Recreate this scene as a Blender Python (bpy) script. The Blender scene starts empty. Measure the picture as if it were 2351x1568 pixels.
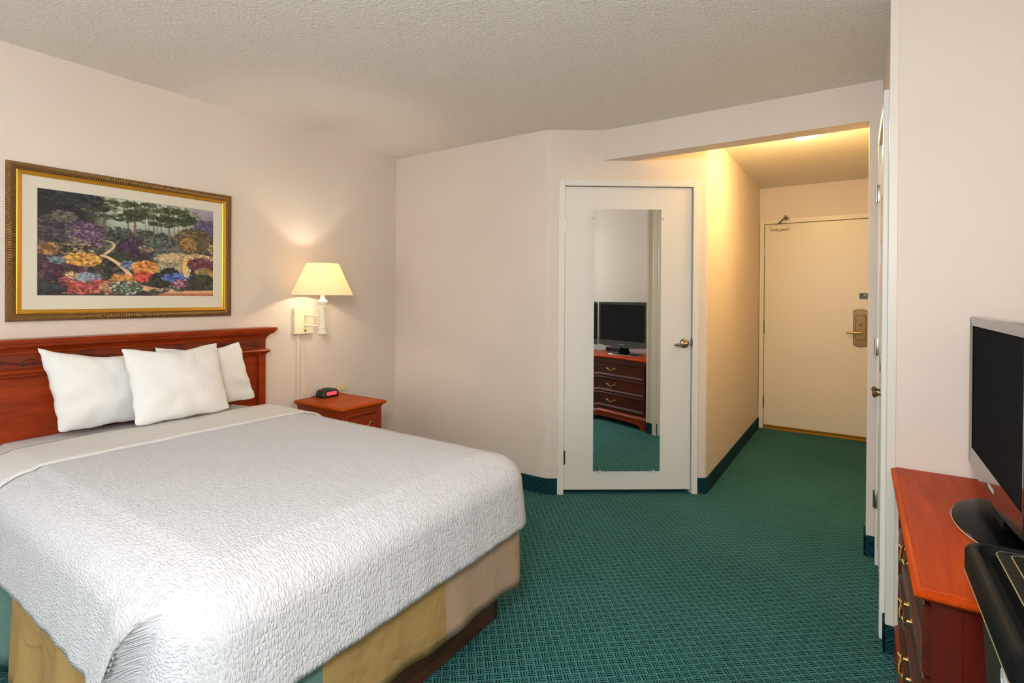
import bpy, bmesh, math, random
import numpy as np
from mathutils import Vector, Matrix
PI = math.pi
random.seed(7)
sc = bpy.context.scene
C = sc.collection
CH = 1.325                      # camera height

# ------------------------------------------------------------------ materials
def lin(c):
    c = c / 255.0
    return c / 12.92 if c <= 0.04045 else ((c + 0.055) / 1.055) ** 2.4
def L(r, g, b): return (lin(r), lin(g), lin(b), 1.0)

class NT:
    def __init__(s, name, rough=0.5, metal=0.0, coat=0.0, spec=0.5):
        s.m = bpy.data.materials.new(name); s.m.use_nodes = True
        s.t = s.m.node_tree; s.n = s.t.nodes; s.l = s.t.links
        s.b = s.n['Principled BSDF']
        s.b.inputs['Roughness'].default_value = rough
        s.b.inputs['Metallic'].default_value = metal
        s.b.inputs['Coat Weight'].default_value = coat
        s.b.inputs['Coat Roughness'].default_value = 0.12
        s.b.inputs['Specular IOR Level'].default_value = spec
    def node(s, t, **k):
        x = s.n.new(t)
        for a, v in k.items():
            if a in x.inputs: x.inputs[a].default_value = v
            else: setattr(x, a, v)
        return x
    def link(s, a, b): s.l.new(a, b)
    def coord(s, kind='Object', scale=(1, 1, 1), rot=(0, 0, 0)):
        if kind == 'World': src = s.node('ShaderNodeNewGeometry').outputs['Position']
        else: src = s.node('ShaderNodeTexCoord').outputs[kind]
        mp = s.node('ShaderNodeMapping'); mp.inputs['Scale'].default_value = scale; mp.inputs['Rotation'].default_value = rot
        s.link(src, mp.inputs['Vector']); return mp.outputs['Vector']
    def math(s, op, a, b=None, c=None):
        x = s.node('ShaderNodeMath', operation=op)
        for i, v in enumerate((a, b, c)):
            if v is None: continue
            if isinstance(v, (int, float)): x.inputs[i].default_value = v
            else: s.link(v, x.inputs[i])
        return x.outputs[0]
    def ramp(s, fac, stops, interp='LINEAR'):
        r = s.node('ShaderNodeValToRGB'); e = r.color_ramp.elements; r.color_ramp.interpolation = interp
        while len(e) < len(stops): e.new(0.5)
        for i, (p, c) in enumerate(stops): e[i].position = p; e[i].color = c
        s.link(fac, r.inputs['Fac']); return r.outputs['Color']
    def bump(s, h, strength=0.3, dist=0.002, prev=None):
        b = s.node('ShaderNodeBump'); b.inputs['Strength'].default_value = strength; b.inputs['Distance'].default_value = dist
        s.link(h, b.inputs['Height'])
        if prev is not None: s.link(prev, b.inputs['Normal'])
        return b.outputs['Normal']

def flat(name, col, rough=0.5, metal=0.0, coat=0.0, spec=0.5):
    t = NT(name, rough, metal, coat, spec); t.b.inputs['Base Color'].default_value = col; return t.m

def paint(name, col, rough=0.55, scale=90, strength=0.12, dist=0.002, var=0.03):
    t = NT(name, rough, spec=0.35)
    v = t.coord('World')
    n = t.node('ShaderNodeTexNoise', Scale=scale, Detail=3.0); t.link(v, n.inputs['Vector'])
    t.link(t.bump(n.outputs['Fac'], strength, dist), t.b.inputs['Normal'])
    n2 = t.node('ShaderNodeTexNoise', Scale=1.3, Detail=2.0); t.link(v, n2.inputs['Vector'])
    lo = tuple(c * (1 - var) for c in col[:3]) + (1,); hi = tuple(min(1, c * (1 + var)) for c in col[:3]) + (1,)
    t.link(t.ramp(n2.outputs['Fac'], [(0.3, lo), (0.7, hi)]), t.b.inputs['Base Color'])
    return t.m

def ceiling_mat():
    t = NT('knockdown_ceiling', 0.65, spec=0.45)
    v = t.coord('World')
    n = t.node('ShaderNodeTexNoise', Scale=75.0, Detail=4.0, Roughness=0.55, Distortion=0.6); t.link(v, n.inputs['Vector'])
    r = t.ramp(n.outputs['Fac'], [(0.42, (0, 0, 0, 1)), (0.62, (1, 1, 1, 1))])
    vo = t.node('ShaderNodeTexVoronoi', Scale=95.0); t.link(v, vo.inputs['Vector'])
    h = t.math('ADD', r, t.math('MULTIPLY', vo.outputs['Distance'], -0.5))
    t.link(t.bump(h, 0.7, 0.004), t.b.inputs['Normal'])
    t.b.inputs['Base Color'].default_value = L(245, 237, 227)
    return t.m

def carpet_mat(name='carpet', wall=False):
    t = NT(name, 0.95, spec=0.1)
    src = t.node('ShaderNodeNewGeometry').outputs['Position']
    mp = t.node('ShaderNodeMapping')
    if wall:
        # tilt the weave into the upright strip
        sep0 = t.node('ShaderNodeSeparateXYZ'); t.link(src, sep0.inputs[0])
        hor = t.math('ADD', t.math('MULTIPLY', sep0.outputs[0], 0.82), t.math('MULTIPLY', sep0.outputs[1], 0.57))
        cb = t.node('ShaderNodeCombineXYZ'); t.link(hor, cb.inputs[0]); t.link(sep0.outputs[2], cb.inputs[1])
        src = cb.outputs[0]
    mp.inputs['Rotation'].default_value = (0, 0, math.radians(45 if wall else -40))
    t.link(src, mp.inputs['Vector'])
    dn = t.node('ShaderNodeTexNoise', Scale=160.0, Detail=1.0); t.link(src, dn.inputs['Vector'])
    mix = t.node('ShaderNodeVectorMath', operation='MULTIPLY_ADD')
    t.link(dn.outputs['Color'], mix.inputs[0]); mix.inputs[1].default_value = (0.004, 0.004, 0); t.link(mp.outputs[0], mix.inputs[2])
    sep = t.node('ShaderNodeSeparateXYZ'); t.link(mix.outputs[0], sep.inputs[0])
    cell = 0.030
    U = t.math('DIVIDE', sep.outputs[0], cell); V = t.math('DIVIDE', sep.outputs[1], cell)
    fu = t.math('FRACT', U); fv = t.math('FRACT', V)
    par = t.math('MODULO', t.math('ABSOLUTE', t.math('ADD', t.math('FLOOR', U), t.math('FLOOR', V))), 2.0)
    def stripes(f): return t.math('ADD', t.math('MULTIPLY', t.math('SINE', t.math('MULTIPLY', f, 2 * PI * 3)), 0.5), 0.5)
    a = stripes(fu); b = stripes(fv)
    m = t.node('ShaderNodeMix'); t.link(par, m.inputs[0]); t.link(a, m.inputs[2]); t.link(b, m.inputs[3])
    st = m.outputs[0]
    eu = t.math('LESS_THAN', t.math('MINIMUM', fu, t.math('SUBTRACT', 1.0, fu)), 0.07)
    ev = t.math('LESS_THAN', t.math('MINIMUM', fv, t.math('SUBTRACT', 1.0, fv)), 0.07)
    edge = t.math('MAXIMUM', eu, ev)
    w = t.math('MAXIMUM', st, edge)
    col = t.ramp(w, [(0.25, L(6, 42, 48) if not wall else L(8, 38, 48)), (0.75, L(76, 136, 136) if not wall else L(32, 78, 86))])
    pn = t.node('ShaderNodeTexNoise', Scale=1.7, Detail=3.0); t.link(src, pn.inputs['Vector'])
    fn = t.node('ShaderNodeTexNoise', Scale=420.0, Detail=2.0); t.link(src, fn.inputs['Vector'])
    mc = t.node('ShaderNodeMixRGB', blend_type='MULTIPLY'); mc.inputs['Fac'].default_value = 1.0
    t.link(col, mc.inputs['Color1'])
    t.link(t.ramp(pn.outputs['Fac'], [(0.3, (0.80, 0.84, 0.80, 1)), (0.7, (1.0, 1.0, 1.0, 1))]), mc.inputs['Color2'])
    mc2 = t.node('ShaderNodeMixRGB', blend_type='MULTIPLY'); mc2.inputs['Fac'].default_value = 0.8
    t.link(mc.outputs[0], mc2.inputs['Color1'])
    t.link(t.ramp(fn.outputs['Fac'], [(0.3, (0.5, 0.5, 0.5, 1)), (0.7, (1.25, 1.25, 1.25, 1))]), mc2.inputs['Color2'])
    t.link(mc2.outputs[0], t.b.inputs['Base Color'])
    hh = t.math('ADD', w, t.math('MULTIPLY', fn.outputs['Fac'], 0.8))
    t.link(t.bump(hh, 0.6, 0.004), t.b.inputs['Normal'])
    return t.m

def wood_mat(name, dark, light, axis='Y', rough=0.34, coat=0.12, scale=6.0, contrast=1.0, spec=0.25):
    t = NT(name, rough, coat=coat, spec=spec)
    s = {'X': (0.18, 1, 1), 'Y': (1, 0.18, 1), 'Z': (1, 1, 0.18)}[axis]
    v = t.coord('World', s)
    n1 = t.node('ShaderNodeTexNoise', Scale=scale, Detail=5.0, Roughness=0.6, Distortion=0.5); t.link(v, n1.inputs['Vector'])
    w = t.math('FRACT', t.math('MULTIPLY', n1.outputs['Fac'], 7.0))
    w2 = t.math('ABSOLUTE', t.math('SUBTRACT', w, 0.5))
    v2 = t.coord('World', tuple(a if a == 1 else 0.04 for a in s))
    n2 = t.node('ShaderNodeTexNoise', Scale=140.0, Detail=2.0); t.link(v2, n2.inputs['Vector'])
    f = t.math('ADD', t.math('MULTIPLY', w2, 0.45 * contrast), t.math('ADD', t.math('MULTIPLY', n2.outputs['Fac'], 0.4), t.math('MULTIPLY', n1.outputs['Fac'], 0.5)))
    t.link(t.ramp(f, [(0.2, dark), (0.95, light)]), t.b.inputs['Base Color'])
    t.link(t.bump(n2.outputs['Fac'], 0.05, 0.001), t.b.inputs['Normal'])
    return t.m

def seersucker(name, col):
    t = NT(name, 0.85, spec=0.2)
    t.b.inputs['Base Color'].default_value = col
    uv = t.coord('UV', (1, 1, 1))
    dn = t.node('ShaderNodeTexNoise', Scale=22.0, Detail=2.0); t.link(uv, dn.inputs['Vector'])
    ma = t.node('ShaderNodeVectorMath', operation='MULTIPLY_ADD')
    t.link(dn.outputs['Color'], ma.inputs[0]); ma.inputs[1].default_value = (0.010, 0.010, 0); t.link(uv, ma.inputs[2])
    mp = t.node('ShaderNodeMapping'); mp.inputs['Scale'].default_value = (58, 128, 1); t.link(ma.outputs[0], mp.inputs['Vector'])
    vo = t.node('ShaderNodeTexVoronoi', feature='DISTANCE_TO_EDGE', Scale=1.0, Randomness=0.6); t.link(mp.outputs[0], vo.inputs['Vector'])
    h = t.ramp(vo.outputs['Distance'], [(0.0, (0, 0, 0, 1)), (0.32, (1, 1, 1, 1))], 'EASE')
    n = t.node('ShaderNodeTexNoise', Scale=300.0, Detail=2.0); t.link(uv, n.inputs['Vector'])
    hh = t.math('ADD', h, t.math('MULTIPLY', n.outputs['Fac'], 0.25))
    t.link(t.bump(hh, 0.6, 0.0032), t.b.inputs['Normal'])
    return t.m

def cloth(name, col, rough=0.85, scale=260, strength=0.12, wr=0.0):
    t = NT(name, rough, spec=0.2)
    t.b.inputs['Base Color'].default_value = col
    v = t.coord('World')
    n = t.node('ShaderNodeTexNoise', Scale=scale, Detail=2.0); t.link(v, n.inputs['Vector'])
    nb = t.bump(n.outputs['Fac'], strength, 0.001)
    if wr:
        n2 = t.node('ShaderNodeTexNoise', Scale=9.0, Detail=3.0, Distortion=0.8); t.link(v, n2.inputs['Vector'])
        nb = t.bump(n2.outputs['Fac'], wr, 0.02, nb)
    t.link(nb, t.b.inputs['Normal'])
    return t.m

M = {}
M['wall'] = paint('wall_paint', L(224, 209, 194), 0.6, 120, 0.15)
M['wall_hall'] = M['wall']
M['ceil'] = ceiling_mat()
M['carpet'] = carpet_mat()
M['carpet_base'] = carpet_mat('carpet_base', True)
M['door'] = paint('door_paint', L(226, 221, 212), 0.38, 60, 0.05, var=0.01)
M['trim'] = paint('trim_paint', L(228, 223, 214), 0.35, 40, 0.04, var=0.01)
M['door_entry'] = paint('entry_door_paint', L(226, 214, 190), 0.33, 30, 0.05, var=0.01)
M['guard'] = flat('corner_guard', L(222, 214, 198), 0.4)
M['wood'] = wood_mat('cherry_wood', L(104, 30, 5), L(172, 62, 14), 'Y')
M['wood_x'] = wood_mat('cherry_wood_across', L(112, 34, 12), L(165, 62, 24), 'X')
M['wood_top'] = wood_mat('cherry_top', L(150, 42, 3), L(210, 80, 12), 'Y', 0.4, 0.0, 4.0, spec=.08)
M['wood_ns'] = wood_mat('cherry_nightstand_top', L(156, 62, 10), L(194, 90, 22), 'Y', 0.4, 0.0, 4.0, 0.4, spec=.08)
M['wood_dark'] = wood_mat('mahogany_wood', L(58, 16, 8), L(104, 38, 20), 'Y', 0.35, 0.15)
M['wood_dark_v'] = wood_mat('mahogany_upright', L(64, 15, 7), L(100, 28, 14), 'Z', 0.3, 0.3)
M['carve'] = flat('carved_groove', L(72, 26, 12), 0.5)
M['frieze'] = wood_mat('frieze_wood', L(112, 44, 22), L(134, 56, 28), 'Y', 0.35, 0.1, 6.0, 0.3)
M['base_wood'] = wood_mat('walnut_base', L(44, 24, 15), L(112, 72, 48), 'Y', 0.35, 0.3, 9.0, 1.4)
M['black_end'] = flat('base_end', L(38, 38, 34), 0.6)
M['spread'] = seersucker('white_seersucker', L(202, 202, 206))
M['sheet'] = cloth('white_sheet', L(208, 206, 203), 0.8, 300, 0.1, 0.25)
M['pillow'] = cloth('pillowcase', L(230, 228, 224), 0.85, 320, 0.08, 0.4)
M['skirt_green'] = cloth('skirt_green', L(96, 126, 118), 0.75, 200, 0.1, 0.2)
M['skirt_ochre'] = cloth('skirt_ochre', L(168, 138, 86), 0.6, 200, 0.1, 0.5)
M['skirt_beige'] = cloth('skirt_beige', L(176, 150, 126), 0.7, 200, 0.1, 0.3)
M['gold'] = flat('gold_liner', L(206, 152, 52), 0.33, 0.75)
M['gold_rib'] = flat('antique_gold', L(168, 122, 58), 0.4, 0.7)
M['gold_dark'] = flat('gold_groove', L(62, 38, 18), 0.6, 0.3)
M['mat'] = cloth('mat_board', L(216, 208, 188), 0.7, 300, 0.05)
M['steel'] = flat('brushed_steel', L(176, 172, 164), 0.3, 1.0)
M['hinge_dark'] = flat('hinge_bronze', L(104, 92, 78), 0.4, 0.9)
M['nickel'] = flat('satin_nickel', L(150, 140, 126), 0.28, 1.0)
M['brass'] = flat('antique_brass', L(206, 172, 104), 0.25, 1.0)
M['bronze'] = flat('bronze_plate', L(122, 92, 58), 0.35, 0.85)
M['mirror'] = flat('mirror_silver', L(236, 240, 236), 0.015, 1.0)
M['mirror_edge'] = flat('mirror_edge', L(170, 184, 176), 0.2, 0.8)
M['clip'] = flat('clear_clip', L(214, 208, 190), 0.2)
M['black'] = flat('gloss_black', L(12, 12, 13), 0.2, spec=0.04)
M['black_satin'] = flat('satin_black', L(30, 29, 29), 0.35, coat=0.15)
M['screen'] = flat('tv_screen', L(44, 44, 45), 0.6, spec=0.0)
M['bezel'] = flat('tv_bezel', L(20, 20, 21), 0.1, coat=0.4, spec=0.5)
M['chrome'] = flat('chrome_rim', L(205, 205, 205), 0.12, 1.0)
M['lamp_white'] = flat('lamp_enamel', L(240, 230, 206), 0.35)
M['lamp_plate'] = flat('lamp_plate_cream', L(232, 222, 186), 0.45)
M['cord'] = flat('cord_channel_cream', L(222, 212, 194), 0.5)
M['outlet'] = flat('outlet_almond', L(224, 208, 168), 0.4)
M['clock'] = flat('clock_black', L(34, 32, 31), 0.42)
M['bin_green'] = paint('bin_green', L(22, 58, 48), 0.35, 80, 0.08, var=0.05)
M['bin_lid'] = paint('bin_lid_black', L(20, 21, 20), 0.5, 60, 0.04, var=0.1)
M['bin_lid'].node_tree.nodes['Principled BSDF'].inputs['Specular IOR Level'].default_value = 0.06
M['rim_line'] = flat('lid_seam', L(150, 140, 112), 0.35, 0.4)
M['silver'] = flat('silver_print', L(200, 205, 202), 0.4)
M['thresh'] = flat('brass_threshold', L(150, 112, 30), 0.4, 0.7)
M['sign_green'] = flat('sign_green', L(34, 48, 34), 0.4)
M['sign_gold'] = flat('sign_gold', L(150, 138, 96), 0.4)
M['dark_gap'] = flat('dark_gap', L(40, 34, 28), 0.8)
def emis(name, col, s, base=(0, 0, 0, 1)):
    t = NT(name, 0.5); t.b.inputs['Base Color'].default_value = base
    t.b.inputs['Emission Color'].default_value = col; t.b.inputs['Emission Strength'].default_value = s; return t.m
M['red_led'] = emis('red_led', L(255, 40, 50), 1.6)
M['led_back'] = emis('led_window', L(255, 70, 84), 0.9, L(120, 20, 26))
M['bulb'] = emis('bulb', L(255, 214, 150), 12.0, L(255, 240, 210))
M['dome'] = emis('dome_glass', L(255, 205, 130), 3.0, L(255, 240, 210))
def shade_mat():
    t = NT('lampshade_linen', 0.8, spec=0.1)
    t.b.inputs['Base Color'].default_value = L(252, 238, 206)
    tr = t.node('ShaderNodeBsdfTranslucent'); tr.inputs['Color'].default_value = L(255, 250, 230)
    mx = t.node('ShaderNodeMixShader'); mx.inputs[0].default_value = 0.6
    t.link(t.b.outputs[0], mx.inputs[1]); t.link(tr.outputs[0], mx.inputs[2])
    t.link(mx.outputs[0], t.n['Material Output'].inputs['Surface'])
    return t.m
M['shade'] = shade_mat()
def glass_mat():
    t = NT('window_glass', 0.0, spec=0.5)
    t.b.inputs['Transmission Weight'].default_value = 1.0; t.b.inputs['IOR'].default_value = 1.01
    return t.m
M['glass'] = glass_mat()

# ------------------------------------------------------------------ builders
class MB:
    def __init__(s, mat4=None): s.v = []; s.f = []; s.mi = []; s.x = mat4; s.cur = 0; s.uv = None
    def add(s, vs, fs):
        o = len(s.v)
        for p in vs:
            p = Vector(p)
            s.v.append(tuple(s.x @ p) if s.x is not None else tuple(p))
        for f in fs: s.f.append(tuple(o + i for i in f)); s.mi.append(s.cur)
        return o
    def box(s, x0, x1, y0, y1, z0, z1, b=0.0):
        x0, x1 = sorted((x0, x1)); y0, y1 = sorted((y0, y1)); z0, z1 = sorted((z0, z1))
        b = min(b, (x1 - x0) * .45, (y1 - y0) * .45, (z1 - z0) * .45)
        if b <= 0:
            vs = [(x, y, z) for z in (z0, z1) for y in (y0, y1) for x in (x0, x1)]
            s.add(vs, [(0, 2, 3, 1), (4, 5, 7, 6), (0, 1, 5, 4), (2, 6, 7, 3), (0, 4, 6, 2), (1, 3, 7, 5)]); return
        bm = bmesh.new(); bmesh.ops.create_cube(bm, size=1.0)
        for v in bm.verts:
            v.co = Vector(((x0 + x1) / 2 + v.co.x * (x1 - x0), (y0 + y1) / 2 + v.co.y * (y1 - y0), (z0 + z1) / 2 + v.co.z * (z1 - z0)))
        bmesh.ops.bevel(bm, geom=list(bm.edges), offset=b, segments=2, profile=0.5, affect='EDGES')
        bm.verts.index_update()
        s.add([v.co.copy() for v in bm.verts], [[v.index for v in f.verts] for f in bm.faces]); bm.free()
    def tube(s, pts, r, n=10, cap=True, flat=None):
        pts = [Vector(p) for p in pts]; rs = r if isinstance(r, (list, tuple)) else [r] * len(pts)
        up = Vector((0, 0, 1)); vs = []; prev = None
        for i, p in enumerate(pts):
            d = (pts[min(i + 1, len(pts) - 1)] - pts[max(i - 1, 0)]).normalized()
            a = (prev if prev is not None else (up if abs(d.z) < .9 else Vector((1, 0, 0))))
            a = (a - d * a.dot(d)).normalized(); prev = a; b = d.cross(a)
            for k in range(n):
                t = 2 * PI * k / n
                q = a * math.cos(t) * rs[i] + b * math.sin(t) * rs[i]
                if flat is not None: q = q - Vector(flat) * q.dot(Vector(flat)) * 0.6
                vs.append(p + q)
        fs = [(i * n + k, i * n + (k + 1) % n, (i + 1) * n + (k + 1) % n, (i + 1) * n + k) for i in range(len(pts) - 1) for k in range(n)]
        if cap: fs += [tuple(range(n - 1, -1, -1)), tuple((len(pts) - 1) * n + k for k in range(n))]
        s.add(vs, fs)
    def lathe(s, c, prof, n=28, axis='Z', caps=True):
        c = Vector(c); vs = []
        for r, h in prof:
            for k in range(n):
                t = 2 * PI * k / n; a, b = r * math.cos(t), r * math.sin(t)
                p = {'Z': (a, b, h), 'X': (h, a, b), 'Y': (b, h, a)}[axis]
                vs.append(c + Vector(p))
        fs = [(i * n + k, i * n + (k + 1) % n, (i + 1) * n + (k + 1) % n, (i + 1) * n + k) for i in range(len(prof) - 1) for k in range(n)]
        if caps: fs += [tuple(range(n - 1, -1, -1)), tuple((len(prof) - 1) * n + k for k in range(n))]
        s.add(vs, fs)
    def prism(s, poly, a0, a1, axis='Z'):
        n = len(poly)
        def P(u, v, w): return {'Z': (u, v, w), 'X': (w, u, v), 'Y': (u, w, v)}[axis]
        vs = [P(u, v, a0) for u, v in poly] + [P(u, v, a1) for u, v in poly]
        s.add(vs, [tuple(range(n - 1, -1, -1)), tuple(range(n, 2 * n))] + [(i, (i + 1) % n, n + (i + 1) % n, n + i) for i in range(n)])
    def rings(s, loops, cap0=True, cap1=True):
        n = len(loops[0]); vs = [p for l in loops for p in l]
        fs = [(i * n + k, i * n + (k + 1) % n, (i + 1) * n + (k + 1) % n, (i + 1) * n + k) for i in range(len(loops) - 1) for k in range(n)]
        if cap0: fs.append(tuple(range(n - 1, -1, -1)))
        if cap1: fs.append(tuple((len(loops) - 1) * n + k for k in range(n)))
        s.add(vs, fs)
    def grid(s, P, close_u=False):
        nu = len(P); nv = len(P[0]); vs = [p for r in P for p in r]
        fs = [(i * nv + j, (i + 1) * nv + j, (i + 1) * nv + j + 1, i * nv + j + 1) for i in range(nu - 1) for j in range(nv - 1)]
        s.add(vs, fs)
    def build(s, name, mats, parent=None, smooth=False, angle=40, kind=None, label=None, category=None, group=None, loc=None):
        me = bpy.data.meshes.new(name); me.from_pydata(s.v, [], s.f)
        mats = mats if isinstance(mats, (list, tuple)) else [mats]
        for m in mats: me.materials.append(m)
        if len(mats) > 1: me.polygons.foreach_set('material_index', s.mi)
        bm = bmesh.new(); bm.from_mesh(me); bmesh.ops.recalc_face_normals(bm, faces=bm.faces); 
        if smooth:
            for f in bm.faces: f.smooth = True
            for e in bm.edges:
                if len(e.link_faces) == 2 and e.calc_face_angle(0) > math.radians(angle): e.smooth = False
        bm.to_mesh(me); bm.free()
        if s.uv is not None:
            ul = me.uv_layers.new(name='UVMap')
            for lp in me.loops: ul.data[lp.index].uv = s.uv[lp.vertex_index]
        o = bpy.data.objects.new(name, me); C.objects.link(o)
        if parent: o.parent = parent; o.matrix_parent_inverse = parent.matrix_world.inverted() if False else Matrix.Translation(-Vector(parent_loc(parent)))
        if kind: o['kind'] = kind
        if label: o['label'] = label
        if category: o['category'] = category
        if group: o['group'] = group
        return o
def parent_loc(p):
    l = Vector(p.location)
    while p.parent: p = p.parent
    # every root is unrotated; children keep world coordinates in their meshes
    return Vector(p.location)
def thing(name, loc, label, cat, group=None, kind=None):
    o = bpy.data.objects.new(name, None); C.objects.link(o); o.location = loc; o.empty_display_size = 0.1
    if kind: o['kind'] = kind
    else: o['category'] = cat
    o['label'] = label
    if group: o['group'] = group
    return o
def sub(mb, name, mats, parent, **k):
    """third level: parent is a mesh part whose own frame equals world minus root location"""
    o = mb.build(name, mats, None, **k); o.parent = parent; return o

# wall-local frame: s along wall, t out into the room, z up
def frame(origin, deg):
    a = math.radians(deg); d = Vector((math.cos(a), math.sin(a), 0)); n = Vector((math.sin(a), -math.cos(a), 0))
    m = Matrix.Identity(4)
    m.col[0][:3] = d; m.col[1][:3] = n; m.col[2][:3] = (0, 0, 1); m.col[3][:3] = (origin[0], origin[1], 0)
    return m

def arc_corner(p0, c, p1, r, n=6):
    """points rounding corner c between directions to p0 and p1"""
    c = Vector(c); a = (Vector(p0) - c).normalized(); b = (Vector(p1) - c).normalized()
    s_, e_ = c + a * r, c + b * r
    out = []
    for i in range(n + 1):
        t = i / n; out.append(tuple((1 - t) ** 2 * s_ + 2 * t * (1 - t) * c + t * t * e_))
    return out
def strip_wall(mb, pts, z0, z1, th, side=1):
    """extruded polyline with thickness th to its left (side=1)"""
    P = [Vector((p[0], p[1])) for p in pts]; N = []
    for i in range(len(P)):
        d = (P[min(i + 1, len(P) - 1)] - P[max(i - 1, 0)]).normalized(); N.append(Vector((-d.y, d.x)) * side)
    loops = []
    for p, n in zip(P, N):
        q = p + n * th
        loops.append([(p.x, p.y, z0), (q.x, q.y, z0), (q.x, q.y, z1), (p.x, p.y, z1)])
    mb.rings(loops)

# ------------------------------------------------------------------ room
H = 2.44
XL, YB = -3.17, 3.05
A0 = Vector((-1.742, 3.05)); ANG = 35.2
dA = Vector((math.cos(math.radians(ANG)), math.sin(math.radians(ANG)))); LA = 1.085
A1 = A0 + dA * LA
YE = 5.875; XR = 0.092; YN = 2.41; XRR = 0.62; YF = -3.0; YS = 3.265
TH = 0.1
fA = frame(A0, ANG)

m = MB(); m.prism([(XL - .1, YF - .1), (XRR + .1, YF - .1), (XRR + .1, YE + .15), (XL - .1, YE + .15)], -0.1, 0.0); m.build('floor', M['carpet'], kind='structure', label='green basket-weave carpet')
m = MB(); m.prism([(XL - .1, YF - .1), (XRR + .1, YF - .1), (XRR + .1, YE + .15), (XL - .1, YE + .15)], H, H + .1); m.build('ceiling', M['ceil'], kind='structure', label='off-white knockdown textured ceiling')

m = MB(); m.box(XL - TH, XL, YF, YB + TH, 0, H); m.build('wall_left', M['wall'], kind='structure')
c0 = arc_corner((XL, YB), A0, A1, 0.035)
m = MB(); strip_wall(m, [(XL, YB)] + c0[:4], 0, H, TH); m.build('wall_back', M['wall'], kind='structure', smooth=True, angle=30)
c1 = arc_corner(A0, A1, (A1.x, YE), 0.02)
S0, S1, DZ = 0.098, 0.994, 2.078    # door opening
m = MB()
strip_wall(m, c0[3:] + [tuple(A0 + dA * S0)], 0, H, TH)
strip_wall(m, [tuple(A0 + dA * S1)] + c1[:4], 0, H, TH)
m.x = fA; m.box(S0, S1, -TH, 0, DZ, H); m.x = None
m.build('wall_angled', M['wall'], kind='structure', smooth=True, angle=30)
m = MB(); strip_wall(m, c1[3:] + [(A1.x, YE)], 0, H, TH); m.build('wall_hall_left', M['wall'], kind='structure', smooth=True, angle=30)
# hall end wall with door opening
EX0, EX1, EZ = -0.826, 0.125, 2.085
m = MB(); m.box(A1.x - .02, EX0, YE, YE + TH, 0, H); m.box(EX1, 0.30, YE, YE + TH, 0, H); m.box(EX0, EX1, YE, YE + TH, EZ, H)
m.build('wall_hall_end', M['wall'], kind='structure')
m = MB(); m.box(0.20, 0.30, YS + .125, YE, 0, H); m.build('wall_hall_right', M['wall'], kind='structure')
m = MB(); m.prism([(A0.x + .363 * dA.x - .0, YS), (0.037, YS), (0.037, YS + .125), (A0.x + .585 * dA.x, YS + .125)], 2.24, H)
m.build('wall_soffit', M['wall'], kind='structure', label='dropped header across the entry to the hall')
m = MB(); m.box(0.037, 0.30, YS, YS + .125, 0, H); m.build('wall_return', M['wall'], kind='structure')
# closet wall (faces the bed), opening for the bifold door
BY0, BY1, BZ = 2.545, 3.165, 2.085
m = MB(); m.box(XR, XR + TH, YN, BY0, 0, H); m.box(XR, XR + TH, BY1, YS, 0, H); m.box(XR, XR + TH, BY0, BY1, BZ, H)
m.build('wall_closet', M['wall'], kind='structure')
m = MB(); m.box(XR + TH, XRR, YN, YN + TH, 0, H); m.build('wall_nook', M['wall'], kind='structure')
m = MB(); m.box(XRR, XRR + TH, YF, YN + TH, 0, H); m.build('wall_right', M['wall'], kind='structure')
m = MB(); m.box(0.30, 0.40, YN + TH, YS + .125, 0, H); m.build('wall_closet_back', M['wall'], kind='structure')
WX0, WX1, WZ0, WZ1 = -2.5, 0.1, 0.55, 2.25
m = MB(); m.box(XL, WX0, YF - TH, YF, 0, H); m.box(WX1, XRR, YF - TH, YF, 0, H); m.box(WX0, WX1, YF - TH, YF, 0, WZ0); m.box(WX0, WX1, YF - TH, YF, WZ1, H)
m.build('wall_front', M['wall'], kind='structure')
m = MB()
for x in (WX0, (WX0 + WX1) / 2 - .02, WX1 - .04): m.box(x, x + .04, YF - .07, YF - .03, WZ0, WZ1, .004)
m.box(WX0, WX1, YF - .07, YF - .03, WZ0, WZ0 + .04, .004); m.box(WX0, WX1, YF - .07, YF - .03, WZ1 - .04, WZ1, .004)
w = m.build('window_1', M['trim'], kind='structure', label='wide white-framed window behind the camera')
m = MB(); m.box(WX0 + .04, WX1 - .04, YF - .052, YF - .048, WZ0 + .04, WZ1 - .04); m.build('window_pane', M['glass'], w)

# corner guard on the nook corner
m = MB(); m.box(XR - .003, XR + .024, YN - .0035, YN, .105, H, .001); m.box(XR - .003, XR, YN, YN + .02, .105, H, .001)
m.build('trim_1', M['guard'], kind='structure', label='cream corner guard strip')

# carpet baseboards
BH, BT = 0.105, 0.009
def base_strip(name, pts, bt=BT):
    m = MB(); strip_wall(m, pts, 0, BH, bt, -1)
    P = [Vector(p[:2]) for p in pts]
    m.build(name, M['carpet_base'], kind='structure', smooth=True, angle=30)
base_strip('baseboard_back', [(XL + .01, YB)] + c0 + [tuple(A0 + dA * .074)])
base_strip('baseboard_angled', [tuple(A0 + dA * 1.022)] + c1 + [(A1.x, YE)])
m = MB(); m.box(XL, XL + BT, YF, YB - .01, 0, BH, .002); m.build('baseboard_left', M['carpet_base'], kind='structure')
m = MB(); m.box(XR - BT, XR, YN - BT, 2.495, 0, BH, .003); m.box(XR - BT, XRR - .02, YN - BT, YN, 0, BH, .003); m.build('baseboard_nook', M['carpet_base'], kind='structure')
m = MB(); m.box(0.037 - BT, XR, YS - BT, YS, 0, BH, .003); m.box(0.037 - BT, 0.037, YS - BT, YS + .125, 0, BH, .003); m.build('baseboard_return', M['carpet_base'], kind='structure')

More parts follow.
